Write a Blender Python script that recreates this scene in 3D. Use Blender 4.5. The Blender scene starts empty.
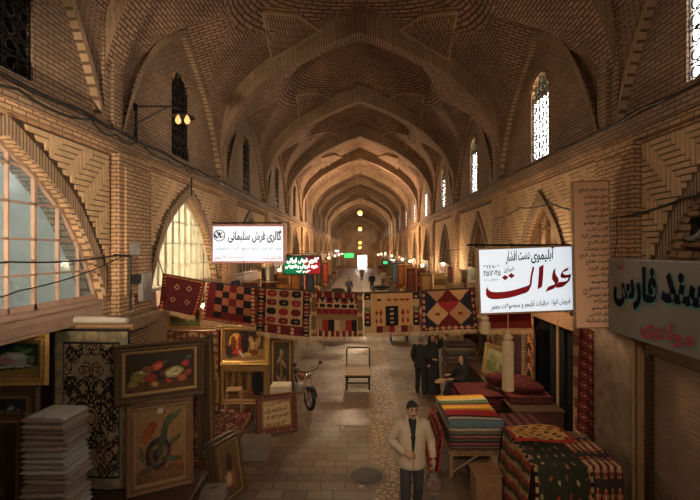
import bpy, bmesh, math, random, unicodedata
from mathutils import Vector, Matrix, noise
R = random.Random(11)
SC = bpy.context.scene
col = SC.collection
F, EYE, WX = 440.0, 4.1, 4.23
PI = math.pi
def P(px, py, Y):
    return Vector(((px - 360) * Y / F, Y, EYE - (py - 250) * Y / F))

# ------------------------------------------------------------------ materials
def newmat(name):
    m = bpy.data.materials.new(name); m.use_nodes = True
    nt = m.node_tree
    return m, nt, nt.nodes['Principled BSDF']
def rgba(c): return (c[0], c[1], c[2], 1.0)
def plain(name, c, rough=.7, metal=0., var=.25, scale=9., bump=0., spec=.4):
    m, nt, b = newmat(name)
    tc = nt.nodes.new('ShaderNodeTexCoord'); nz = nt.nodes.new('ShaderNodeTexNoise')
    nz.inputs['Scale'].default_value = scale; nz.inputs['Detail'].default_value = 5
    nt.links.new(tc.outputs['Object'], nz.inputs['Vector'])
    mx = nt.nodes.new('ShaderNodeMix'); mx.data_type = 'RGBA'
    mx.inputs[6].default_value = rgba([x * (1 - var) for x in c]); mx.inputs[7].default_value = rgba([min(1, x * (1 + var)) for x in c])
    nt.links.new(nz.outputs['Fac'], mx.inputs[0]); nt.links.new(mx.outputs[2], b.inputs['Base Color'])
    b.inputs['Roughness'].default_value = rough; b.inputs['Metallic'].default_value = metal
    b.inputs['Specular IOR Level'].default_value = spec
    if bump:
        bp = nt.nodes.new('ShaderNodeBump'); bp.inputs['Strength'].default_value = bump; bp.inputs['Distance'].default_value = .02
        nt.links.new(nz.outputs['Fac'], bp.inputs['Height']); nt.links.new(bp.outputs[0], b.inputs['Normal'])
    return m
def emit(name, c, s):
    m, nt, b = newmat(name)
    b.inputs['Base Color'].default_value = rgba([x * .8 for x in c])
    b.inputs['Emission Color'].default_value = rgba(c); b.inputs['Emission Strength'].default_value = s
    return m
def attrmat(name, rough=.9, weave=260., em=0., var=.3):
    m, nt, b = newmat(name)
    at = nt.nodes.new('ShaderNodeAttribute'); at.attribute_name = 'Col'
    tc = nt.nodes.new('ShaderNodeTexCoord'); nz = nt.nodes.new('ShaderNodeTexNoise')
    nz.inputs['Scale'].default_value = 14; nz.inputs['Detail'].default_value = 6
    nt.links.new(tc.outputs['Object'], nz.inputs['Vector'])
    mr = nt.nodes.new('ShaderNodeMapRange'); mr.inputs[3].default_value = 1 - var; mr.inputs[4].default_value = 1 + var
    nt.links.new(nz.outputs['Fac'], mr.inputs[0])
    mx = nt.nodes.new('ShaderNodeMix'); mx.data_type = 'RGBA'; mx.blend_type = 'MULTIPLY'; mx.inputs[0].default_value = 1
    nt.links.new(at.outputs['Color'], mx.inputs[6]); nt.links.new(mr.outputs[0], mx.inputs[7])
    nt.links.new(mx.outputs[2], b.inputs['Base Color'])
    b.inputs['Roughness'].default_value = rough; b.inputs['Specular IOR Level'].default_value = .25
    if em:
        nt.links.new(mx.outputs[2], b.inputs['Emission Color']); b.inputs['Emission Strength'].default_value = em
    if weave:
        n2 = nt.nodes.new('ShaderNodeTexNoise'); n2.inputs['Scale'].default_value = weave
        nt.links.new(tc.outputs['Object'], n2.inputs['Vector'])
        bp = nt.nodes.new('ShaderNodeBump'); bp.inputs['Strength'].default_value = .35; bp.inputs['Distance'].default_value = .01
        nt.links.new(n2.outputs['Fac'], bp.inputs['Height']); nt.links.new(bp.outputs[0], b.inputs['Normal'])
    return m
def brick(name, c1, c2, mort, bw=.23, rh=.076, ms=.009, rough=.9, bump=.6, dirt=.35):
    m, nt, b = newmat(name)
    uv = nt.nodes.new('ShaderNodeUVMap'); uv.uv_map = 'UVMap'
    br = nt.nodes.new('ShaderNodeTexBrick')
    for k, v in (('Color1', rgba(c1)), ('Color2', rgba(c2)), ('Mortar', rgba(mort)), ('Scale', 1.), ('Mortar Size', ms), ('Mortar Smooth', .2), ('Bias', 0.), ('Brick Width', bw), ('Row Height', rh)):
        br.inputs[k].default_value = v
    wob = nt.nodes.new('ShaderNodeTexNoise'); wob.inputs['Scale'].default_value = 1.7
    va = nt.nodes.new('ShaderNodeVectorMath'); va.operation = 'SCALE'; va.inputs[3].default_value = .035
    vb = nt.nodes.new('ShaderNodeVectorMath'); vb.operation = 'ADD'
    nt.links.new(uv.outputs[0], wob.inputs['Vector']); nt.links.new(wob.outputs['Color'], va.inputs[0])
    nt.links.new(uv.outputs[0], vb.inputs[0]); nt.links.new(va.outputs[0], vb.inputs[1]); nt.links.new(vb.outputs[0], br.inputs['Vector'])
    tc = nt.nodes.new('ShaderNodeTexCoord')
    nz = nt.nodes.new('ShaderNodeTexNoise'); nz.inputs['Scale'].default_value = .55; nz.inputs['Detail'].default_value = 7; nz.inputs['Roughness'].default_value = .62
    nt.links.new(tc.outputs['Object'], nz.inputs['Vector'])
    mr = nt.nodes.new('ShaderNodeMapRange'); mr.inputs[1].default_value = .3; mr.inputs[2].default_value = .7; mr.inputs[3].default_value = 1 - dirt; mr.inputs[4].default_value = 1 + dirt
    nt.links.new(nz.outputs['Fac'], mr.inputs[0])
    mx = nt.nodes.new('ShaderNodeMix'); mx.data_type = 'RGBA'; mx.blend_type = 'MULTIPLY'; mx.inputs[0].default_value = 1
    nt.links.new(br.outputs['Color'], mx.inputs[6]); nt.links.new(mr.outputs[0], mx.inputs[7]); nt.links.new(mx.outputs[2], b.inputs['Base Color'])
    b.inputs['Roughness'].default_value = rough; b.inputs['Specular IOR Level'].default_value = .2
    n2 = nt.nodes.new('ShaderNodeTexNoise'); n2.inputs['Scale'].default_value = 30
    nt.links.new(tc.outputs['Object'], n2.inputs['Vector'])
    ma = nt.nodes.new('ShaderNodeMath'); ma.operation = 'MULTIPLY_ADD'; ma.inputs[1].default_value = .35
    iv = nt.nodes.new('ShaderNodeMath'); iv.operation = 'SUBTRACT'; iv.inputs[0].default_value = 1
    nt.links.new(br.outputs['Fac'], iv.inputs[1]); nt.links.new(n2.outputs['Fac'], ma.inputs[0]); nt.links.new(iv.outputs[0], ma.inputs[2])
    bp = nt.nodes.new('ShaderNodeBump'); bp.inputs['Strength'].default_value = bump; bp.inputs['Distance'].default_value = .012
    nt.links.new(ma.outputs[0], bp.inputs['Height']); nt.links.new(bp.outputs[0], b.inputs['Normal'])
    return m

M = {}
M['low'] = brick('lit_yellow_brick', (.60, .395, .235), (.47, .30, .17), (.19, .125, .08), bw=.22, rh=.068, ms=.012, bump=.8)  # same brick as the upper wall, lamplight put into its lighter colour
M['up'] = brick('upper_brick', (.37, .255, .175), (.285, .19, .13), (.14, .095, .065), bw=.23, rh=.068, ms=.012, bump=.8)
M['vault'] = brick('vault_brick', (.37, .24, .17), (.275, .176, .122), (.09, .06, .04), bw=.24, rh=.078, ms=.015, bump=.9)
M['sold'] = brick('soldier_brick', (.42, .30, .195), (.32, .22, .14), (.13, .088, .056), bw=.66, rh=.078, ms=.013)
M['relief'] = plain('relief_brick', (.60, .42, .25), .9, var=.35, scale=5, bump=.4)  # lightened like the lower brick, lamplight put into the colour
M['mortar'] = plain('dark_mortar', (.16, .105, .065), .95, var=.3)
M['plaster'] = plain('old_plaster', (.30, .205, .125), .9, var=.65, scale=5.5, bump=1.)
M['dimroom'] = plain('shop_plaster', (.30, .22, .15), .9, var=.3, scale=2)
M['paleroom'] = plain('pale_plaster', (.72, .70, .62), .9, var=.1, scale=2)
M['dark'] = plain('unlit_black', (.02, .018, .016), .9)  # black stands in for shade behind the left windows and in the slot
M['pinkwood'] = plain('pinkish_paint', (.40, .27, .205), .7, var=.25, scale=6, bump=.2)
M['creampaint'] = plain('cream_paint', (.62, .55, .42), .6, var=.15)
M['wood'] = plain('brown_wood', (.22, .12, .06), .6, var=.4, scale=12, bump=.2)
M['palewood'] = plain('pale_wood', (.36, .225, .115), .6, var=.3, scale=14, bump=.2)
M['darkwood'] = plain('dark_wood', (.075, .038, .022), .5, var=.4, scale=12)
M['gold'] = plain('gilt', (.62, .40, .13), .38, .55, var=.4, scale=40, bump=.6)
M['oldgold'] = plain('old_gilt', (.36, .23, .09), .45, .45, var=.45, scale=40, bump=.6)
M['darkframe'] = plain('dark_carved_frame', (.10, .062, .03), .5, .15, var=.5, scale=50, bump=.7)
M['redframe'] = plain('mahogany_frame', (.13, .045, .025), .45, var=.4, scale=20)
M['iron'] = plain('black_iron', (.025, .024, .023), .5, .6)
M['steel'] = plain('grey_metal', (.34, .33, .31), .45, .6, var=.2)
M['shutter'] = plain('rusty_shutter', (.36, .235, .15), .6, .3, var=.35, scale=3)
M['chrome'] = plain('chrome', (.7, .7, .7), .15, 1., var=.05)
M['cable'] = plain('cable_black', (.018, .017, .016), .6)
M['rubber'] = plain('rubber', (.015, .015, .015), .7)
M['cream'] = plain('cream_cord', (.56, .42, .26), .8, var=.2, scale=30, bump=.4)
M['fringe'] = plain('fringe_cotton', (.55, .37, .20), .9, var=.3, scale=60)
M['rug'] = attrmat('woven_wool', .95, 260)
M['paint'] = attrmat('oil_paint', .45, 120, var=.35)
M['white'] = plain('white_cloth', (.52, .48, .43), .9, var=.12)
M['stone'] = plain('grey_stone', (.19, .15, .115), .85, var=.3, scale=10, bump=.4)
M['signwhite'] = emit('lit_sign_white', (.80, .90, 1.0), .56)
M['signblue'] = emit('lit_sign_blue_white', (.78, .86, 1.0), .52)
M['signled'] = attrmat('lit_sign_colours', .5, 0, em=.7, var=.08)
M['ltred'] = plain('sign_red', (.42, .008, .02), .5, var=.08)
M['ltblack'] = plain('sign_black', (.010, .012, .024), .8, var=.1, spec=.08)
M['ltnavy'] = plain('sign_navy', (.008, .018, .06), .5, var=.1)
M['ltwhite'] = emit('sign_white_letters', (1., .95, .9), 1.6)
M['ltteal'] = plain('sign_teal', (.10, .30, .30), .6, var=.15)
M['ltrose'] = plain('sign_rose', (.48, .05, .05), .6, var=.15)
M['ltgreyrose'] = plain('sign_grey_rose', (.40, .20, .24), .6, var=.1)
M['board'] = plain('painted_board', (.27, .25, .20), .6, var=.12, scale=4)
M['listboard'] = plain('peach_board', (.86, .55, .36), .7, var=.1, scale=3)
M['bulb'] = emit('bulb_glow', (1., .71, .43), 620.)
M['bulbfar'] = emit('pendant_glow', (1., .50, .06), 5.)
M['bulbbig'] = emit('bulb_big_glow', (1., .64, .34), 260.)
M['bulbdim'] = emit('bulb_dim', (1., .50, .18), .9)
M['skin'] = plain('skin', (.42, .235, .15), .55, var=.1, scale=12)
M['hair'] = plain('dark_hair', (.017, .015, .014), .7, var=.5, scale=60)
M['jacket'] = plain('beige_jacket', (.42, .34, .24), .85, var=.14, scale=14, bump=.4)
M['trouser'] = plain('charcoal_trousers', (.035, .035, .04), .85, var=.2)
M['blackcloth'] = plain('black_cloth', (.012, .012, .014), .85, var=.3)
M['greycloth'] = plain('grey_scarf', (.16, .16, .17), .85, var=.3)
M['eye'] = plain('eye_dark', (.02, .014, .01), .3)
def glass(name, c, transp, haze, tint=(1, 1, 1), ior=1.45):
    m, nt, b = newmat(name); N = nt.nodes; L = nt.links
    tr = N.new('ShaderNodeBsdfTransparent'); tr.inputs[0].default_value = rgba(tint)
    tl = N.new('ShaderNodeBsdfTranslucent'); tl.inputs[0].default_value = rgba(c)
    df = N.new('ShaderNodeBsdfDiffuse'); df.inputs[0].default_value = rgba(c)
    gl = N.new('ShaderNodeBsdfGlossy'); gl.inputs['Roughness'].default_value = .08
    fr = N.new('ShaderNodeFresnel'); fr.inputs[0].default_value = ior
    m1 = N.new('ShaderNodeMixShader'); m1.inputs[0].default_value = .35; L.new(tl.outputs[0], m1.inputs[1]); L.new(df.outputs[0], m1.inputs[2])
    tc = N.new('ShaderNodeTexCoord'); nz = N.new('ShaderNodeTexNoise'); nz.inputs['Scale'].default_value = 1.3; nz.inputs['Detail'].default_value = 4
    L.new(tc.outputs['Object'], nz.inputs['Vector'])
    mr = N.new('ShaderNodeMapRange'); mr.inputs[1].default_value = .35; mr.inputs[2].default_value = .65; mr.inputs[3].default_value = haze * .5; mr.inputs[4].default_value = min(1, haze * 1.4)
    L.new(nz.outputs['Fac'], mr.inputs[0])
    m2 = N.new('ShaderNodeMixShader'); L.new(mr.outputs[0], m2.inputs[0]); L.new(tr.outputs[0], m2.inputs[1]); L.new(m1.outputs[0], m2.inputs[2])
    m3 = N.new('ShaderNodeMixShader'); L.new(fr.outputs[0], m3.inputs[0]); L.new(m2.outputs[0], m3.inputs[1]); L.new(gl.outputs[0], m3.inputs[2])
    L.new(m3.outputs[0], N['Material Output'].inputs['Surface'])
    return m
M['glassgrey'] = glass('dusty_glass', (.50, .56, .54), .5, .30, (.86, .93, .93))
M['glasscream'] = glass('frosted_cream_glass', (.85, .80, .62), .3, .7, (1, .97, .85))
M['glassamber'] = glass('amber_glass', (.9, .62, .25), .5, .10, (1, .80, .48), 1.12)
M['bagfilm'] = glass('clear_plastic_bag', (.55, .5, .45), .5, .35)

# ------------------------------------------------------------------ mesh builder
class MB:
    def __init__(s): s.v = []; s.f = []; s.m = []; s.uv = []; s.c = []; s.T = None
    def vt(s, p):
        p = Vector(p)
        if s.T is not None: p = s.T @ p
        s.v.append(p); return len(s.v) - 1
    def fi(s, idx, m=0, uv=None, c=None):

        s.f.append(tuple(idx)); s.m.append(m); s.uv.append(uv); s.c.append(c)
    def face(s, pts, m=0, uv=None, c=None): s.fi([s.vt(p) for p in pts], m, uv, c)
    def box(s, c, d, m=0, rot=None, ch=0.):
        c = Vector(c); hx, hy, hz = d[0] / 2, d[1] / 2, d[2] / 2
        if ch <= 0:
            i = []
            for z in (-hz, hz):
                for x, y in ((-hx, -hy), (hx, -hy), (hx, hy), (-hx, hy)):
                    p = Vector((x, y, z)); p = rot @ p if rot else p
                    i.append(s.vt(c + p))
            for q in ((3, 2, 1, 0), (4, 5, 6, 7), (0, 1, 5, 4), (1, 2, 6, 5), (2, 3, 7, 6), (3, 0, 4, 7)): s.fi([i[k] for k in q], m)
            return
        ch = min(ch, hx * .9, hy * .9, hz * .9); rings = []
        for z, k in ((-hz, 1), (-hz + ch, 0), (hz - ch, 0), (hz, 1)):
            a, b = hx - k * ch, hy - k * ch; ring = []
            for x, y in ((-a + ch, -b), (a - ch, -b), (a, -b + ch), (a, b - ch), (a - ch, b), (-a + ch, b), (-a, b - ch), (-a, -b + ch)):
                p = Vector((x, y, z)); p = rot @ p if rot else p
                ring.append(s.vt(c + p))
            rings.append(ring)
        for a, b in zip(rings, rings[1:]):
            for k in range(8): s.fi((a[k], a[(k + 1) % 8], b[(k + 1) % 8], b[k]), m)
        s.fi(rings[0][::-1], m); s.fi(rings[-1], m)
    def tube(s, pts, r, n=8, m=0, cap=True):
        pts = [Vector(p) for p in pts]; rs = r if isinstance(r, (list, tuple)) else [r] * len(pts)
        prev = None; rings = []
        for i, p in enumerate(pts):
            t = (pts[min(i + 1, len(pts) - 1)] - pts[max(i - 1, 0)]).normalized()
            if prev is None:
                a = t.orthogonal().normalized()
            else:
                a = (prev - t * prev.dot(t)); a = a.normalized() if a.length > 1e-6 else t.orthogonal().normalized()
            prev = a; b = t.cross(a)
            rings.append([s.vt(p + (a * math.cos(2 * PI * k / n) + b * math.sin(2 * PI * k / n)) * rs[i]) for k in range(n)])
        for a, b in zip(rings, rings[1:]):
            for k in range(n): s.fi((a[k], a[(k + 1) % n], b[(k + 1) % n], b[k]), m)
        if cap: s.fi(rings[0][::-1], m); s.fi(rings[-1], m)
    def lathe(s, prof, n=16, c=(0, 0, 0), m=0, sx=1, sy=1, fold=0, nf=9):
        c = Vector(c); rings = []
        for r, z in prof:
            ring = []
            for k in range(n):
                a = 2 * PI * k / n; rr = r * (1 + fold * math.sin(a * nf))
                ring.append(s.vt(c + Vector((rr * sx * math.cos(a), rr * sy * math.sin(a), z))))
            rings.append(ring)
        for a, b in zip(rings, rings[1:]):
            for k in range(n): s.fi((a[k], a[(k + 1) % n], b[(k + 1) % n], b[k]), m)
        s.fi(rings[0][::-1], m); s.fi(rings[-1], m)
    def ball(s, c, r, m=0, n=12, k=8, rot=None):
        c = Vector(c); r = Vector(r) if hasattr(r, '__len__') else Vector((r, r, r)); rings = []
        for j in range(1, k):
            t = PI * j / k; ring = []
            for i in range(n):
                a = 2 * PI * i / n
                p = Vector((r.x * math.sin(t) * math.cos(a), r.y * math.sin(t) * math.sin(a), -r.z * math.cos(t)))
                ring.append(s.vt(c + (rot @ p if rot else p)))
            rings.append(ring)
        bt = Vector((0, 0, -r.z)); tp = Vector((0, 0, r.z))
        b = s.vt(c + (rot @ bt if rot else bt)); t = s.vt(c + (rot @ tp if rot else tp))
        for a, d in zip(rings, rings[1:]):
            for i in range(n): s.fi((a[i], a[(i + 1) % n], d[(i + 1) % n], d[i]), m)
        for i in range(n): s.fi((b, rings[0][(i + 1) % n], rings[0][i]), m); s.fi((t, rings[-1][i], rings[-1][(i + 1) % n]), m)
    def prism(s, poly, y0, y1, m=0):      # polygon in local x,z pushed along y
        a = [s.vt((x, y0, z)) for x, z in poly]; b = [s.vt((x, y1, z)) for x, z in poly]; n = len(poly)
        s.fi(a, m); s.fi(b[::-1], m)
        for k in range(n): s.fi((a[k], b[k], b[(k + 1) % n], a[(k + 1) % n]), m)
    def add_mesh(s, me, mat=None, m=0):
        o = len(s.v)
        for v in me.vertices:
            p = v.co.copy(); p = mat @ p if mat else p
            s.vt(p)
        for p in me.polygons: s.fi([o + i for i in p.vertices], m)
    def build(s, name, mats, parent=None, smooth=False, loc=None, sharp=40, recalc=True):
        me = bpy.data.meshes.new(name)
        me.from_pydata([tuple(v) for v in s.v], [], s.f)
        mats = mats if isinstance(mats, (list, tuple)) else [mats]
        for m in mats: me.materials.append(M[m] if isinstance(m, str) else m)
        me.polygons.foreach_set('material_index', s.m)
        if any(u for u in s.uv):
            lay = me.uv_layers.new(name='UVMap'); buf = []
            for f, u in zip(s.f, s.uv):
                for k in range(len(f)): buf.extend(u[k] if u else (0., 0.))
            lay.data.foreach_set('uv', buf)
        if any(c for c in s.c):
            at = me.color_attributes.new('Col', 'FLOAT_COLOR', 'CORNER'); buf = []
            for f, c in zip(s.f, s.c):
                for k in range(len(f)):
                    q = (c[k] if isinstance(c[0], (tuple, list)) else c) if c else (.1, .1, .1)
                    buf.extend((q[0], q[1], q[2], 1.))
            at.data.foreach_set('color', buf)
        if recalc:
            bm = bmesh.new(); bm.from_mesh(me); bmesh.ops.recalc_face_normals(bm, faces=bm.faces); bm.to_mesh(me); bm.free()
        if smooth:
            me.polygons.foreach_set('use_smooth', [True] * len(me.polygons))
            me.set_sharp_from_angle(angle=math.radians(sharp))
        me.update()
        o = bpy.data.objects.new(name, me); col.objects.link(o)
        if parent: o.parent = parent
        if loc: o.location = loc
        return o
def tag(o, label, cat, group=None, kind=None):
    o['label'] = label; o['category'] = cat
    if group: o['group'] = group
    if kind: o['kind'] = kind
    return o
def thing(name, label, cat, loc=(0, 0, 0), rz=0., group=None, tilt=0., roll=0.):
    o = bpy.data.objects.new(name, None); col.objects.link(o); o.location = loc
    o.rotation_mode = 'XYZ'
    o.rotation_euler = (Matrix.Rotation(rz, 3, 'Z') @ Matrix.Rotation(tilt, 3, 'X') @ Matrix.Rotation(roll, 3, 'Y')).to_euler()
    o.empty_display_size = .1
    return tag(o, label, cat, group)
def struct(o): o['kind'] = 'structure'; return o
def dup(root, loc, rz=None, label=None, group=None):
    r = root.copy(); col.objects.link(r); r.location = loc
    if rz is not None: r.rotation_euler = (0, 0, rz)
    if label: r['label'] = label
    if group: r['group'] = group
    for ch in list(root.children):
        c = ch.copy(); col.objects.link(c); c.parent = r
        for g in list(ch.children):
            d = g.copy(); col.objects.link(d); d.parent = c
    return r
def tab(T, x):
    if x <= T[0][0]: return T[0][1]
    if x >= T[-1][0]: return T[-1][1]
    for i in range(len(T) - 1):
        if T[i][0] <= x <= T[i + 1][0]:
            x0, y0 = T[i]; x1, y1 = T[i + 1]; h = x1 - x0
            sl = lambda a, b: (T[b][1] - T[a][1]) / (T[b][0] - T[a][0])
            m0 = sl(i - 1, i + 1) if i else sl(0, 1); m1 = sl(i, i + 2) if i + 2 < len(T) else sl(i, i + 1)
            t = (x - x0) / h
            return (2 * t**3 - 3 * t * t + 1) * y0 + (t**3 - 2 * t * t + t) * h * m0 + (-2 * t**3 + 3 * t * t) * y1 + (t**3 - t * t) * h * m1
# ------------------------------------------------------------------ the building
AI = [(0, 6.5), (1.1, 6.08), (2.0, 5.63), (2.6, 5.26), (3.2, 4.75), (3.65, 4.2), (3.95, 3.6), (4.1, 3.1), (4.2, 2.5), (4.23, 1.95)]
AE = [(0, 7.18), (1.18, 6.68), (2.0, 6.22), (2.6, 5.84), (3.2, 5.35), (3.65, 4.9), (3.92, 4.45), (4.08, 4.0), (4.18, 3.2), (4.23, 1.95)]
PT = [(0, 1), (.15, .925), (.32, .834), (.6, .626), (.82, .346), (.93, .16), (1, 0)]
def pointed(t): return max(0, tab(PT, min(1, abs(t))))
LEDGE = 6.05
def lun(y):                                    # wall arch of a bay, y from 0 to 6
    return 1.95 + 3.25 * pointed((y - 3) / 2.8)
NB0, NB1 = -2, 15
def y0(k): return 7.38 + 6 * k

def vault_bay(mb, Y0, nx, ny):
    arc = {}; s = 0; last = None; N = 400
    for i in range(N + 1):
        x = WX * i / N; p = (x, tab(AE, x))
        if last: s += math.dist(p, last)
        last = p; arc[i] = s
    alen = lambda x: arc[min(N, int(abs(x) / WX * N + .5))] * (1 if x >= 0 else -1)
    def h(x, y):
        a = tab(AE, abs(x)); r = math.hypot(x, y - 3)
        b = lun(y) + .30 * (WX - abs(x)) if lun(y) > 2.2 else 0
        d = 8.05 - .17 * (y - 3) ** 2 - .27 * x * x
        return max((a, 0), (b, 1), (d, 2))
    xs = [-WX + 2 * WX * i / nx for i in range(nx + 1)]; ys = [6 * j / ny for j in range(ny + 1)]
    V = [[mb.vt((x, Y0 + y, EYE + h(x, y)[0])) for y in ys] for x in xs]
    blen = [0]
    for j in range(ny): blen.append(blen[-1] + math.hypot(6 / ny, lun(ys[j + 1]) - lun(ys[j])))
    for i in range(nx):
        for j in range(ny):
            k = h((xs[i] + xs[i + 1]) / 2, (ys[j] + ys[j + 1]) / 2)[1]; uv = []
            for a, b in ((i, j), (i + 1, j), (i + 1, j + 1), (i, j + 1)):
                x, y = xs[a], ys[b]
                if k == 0: uv.append((y, alen(x)))
                elif k == 1: uv.append((x, blen[b]))
                else:
                    th = math.atan2(y - 3, x)
                    if th < -PI / 2 and (xs[i] + xs[i + 1]) / 2 < 0 and (ys[j] + ys[j + 1]) / 2 > 3: th += 2 * PI
                    uv.append((th * 1.6, math.hypot(x, y - 3)))
            mb.fi((V[i][j], V[i + 1][j], V[i + 1][j + 1], V[i][j + 1]), 0, uv)
    for sx in (-1, 1):                          # kite panels where the vault meets the arches
        for e in (0, 1):
            q = []
            for x, y in ((1.2, .27), (1.75, 1.15), (2.5, 2.1), (2.65, .27)):
                yy = y if e == 0 else 6 - y
                q.append(Vector((sx * x, Y0 + yy, EYE + max(h(sx * x, yy)[0] - .12, 0))))
            mid = sum(q, Vector()) / 4
            up = Vector((0, 0, .35))
            mb.face(q, 0, [(p.y * .8 + p.x, p.x * 1.2) for p in q])
            for a in range(4):
                b = (a + 1) % 4; mb.face((q[a], q[b], q[b] + up, q[a] + up), 1, [(0, 0), (1, 0), (1, .3), (0, .3)])
                inn = [q[a], q[b], q[b] + (mid - q[b]) * .09, q[a] + (mid - q[a]) * .09]
                mb.tube([q[a] + Vector((0, 0, -.01)), q[b] + Vector((0, 0, -.01))], .032, 6, 1, False)
                dn = Vector((0, 0, -.03)); L = (q[a] - q[b]).length
                mb.face([p + dn for p in inn], 1, [(0, 0), (0, L), (.1, L), (.1, 0)])
def rib(mb, Y, w=.5, N=60):
    pts = []; s = 0; prev = None
    for i in range(N + 1):
        x = -WX + 2 * WX * i / N
        a = Vector((x, 0, EYE + tab(AI, abs(x)))); b = Vector((x * .995, 0, EYE + tab(AE, abs(x)) + .04))
        if abs(x) > 3.9: b = Vector((x, 0, b.z))
        if prev is not None: s += (a - prev).length
        prev = a; pts.append((a, b, s))
    for (a, b, s0), (c, d, s1) in zip(pts, pts[1:]):
        for yy in (Y - w / 2, Y + w / 2):
            o = Vector((0, yy, 0)); mb.face((a + o, c + o, d + o, b + o), 1, [(.02, s0), (.02, s1), (.64, s1), (.64, s0)])
        o0 = Vector((0, Y - w / 2, 0)); o1 = Vector((0, Y + w / 2, 0))
        mb.face((a + o0, a + o1, c + o1, c + o0), 0, [(0, s0), (w, s0), (w, s1), (0, s1)])
mb = MB()
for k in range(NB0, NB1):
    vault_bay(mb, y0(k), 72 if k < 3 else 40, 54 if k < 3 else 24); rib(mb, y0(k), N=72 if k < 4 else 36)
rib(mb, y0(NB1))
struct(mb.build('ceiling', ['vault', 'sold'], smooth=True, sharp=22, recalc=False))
mb = MB()                                        # plain outer shell over the vault keeps the sky out
for xa, xb, za, zb in ((-WX - .3, -WX - .3, 8.1, 12.3), (WX + .3, WX + .3, 8.1, 12.3)):
    pass
mb.face(((-9, y0(NB0) - 0, 12.5), (9, y0(NB0), 12.5), (9, y0(NB1) + 3, 12.5), (-9, y0(NB1) + 3, 12.5)))
struct(mb.build('ceiling_roof', 'dark', recalc=False))

def archz(par, y):
    c, hw, zs, zp = par
    return zs + (zp - zs) * pointed((y - c) / hw)
LP = {-1: (5.2, 2.05, 3.3, 5.47), 0: (10.8, 2.02, 3.25, 5.40)}
RP = {-1: (4.72, 1.75, 2.9, 5.35), 0: (10.28, 1.55, 2.8, 5.22), 1: (15.7, 1.52, 2.8, 5.2)}
def par(side, k):
    if side < 0: return LP.get(k, (y0(k) + 3.4, 1.9, 3.2, 5.35))
    return RP.get(k, (y0(k) + 2.5, 1.5, 2.8, 5.2))
def winpar(k):
    return (5.15 if k == -1 else y0(k) + 3.0, .55 if k == -1 else .5, EYE + 2.17, EYE + 3.75, EYE + 4.15)
def winz(w, y):
    t = (y - w[0]) / w[1]; return w[3] + (w[4] - w[3]) * math.sqrt(max(0, 1 - t * t))

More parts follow.
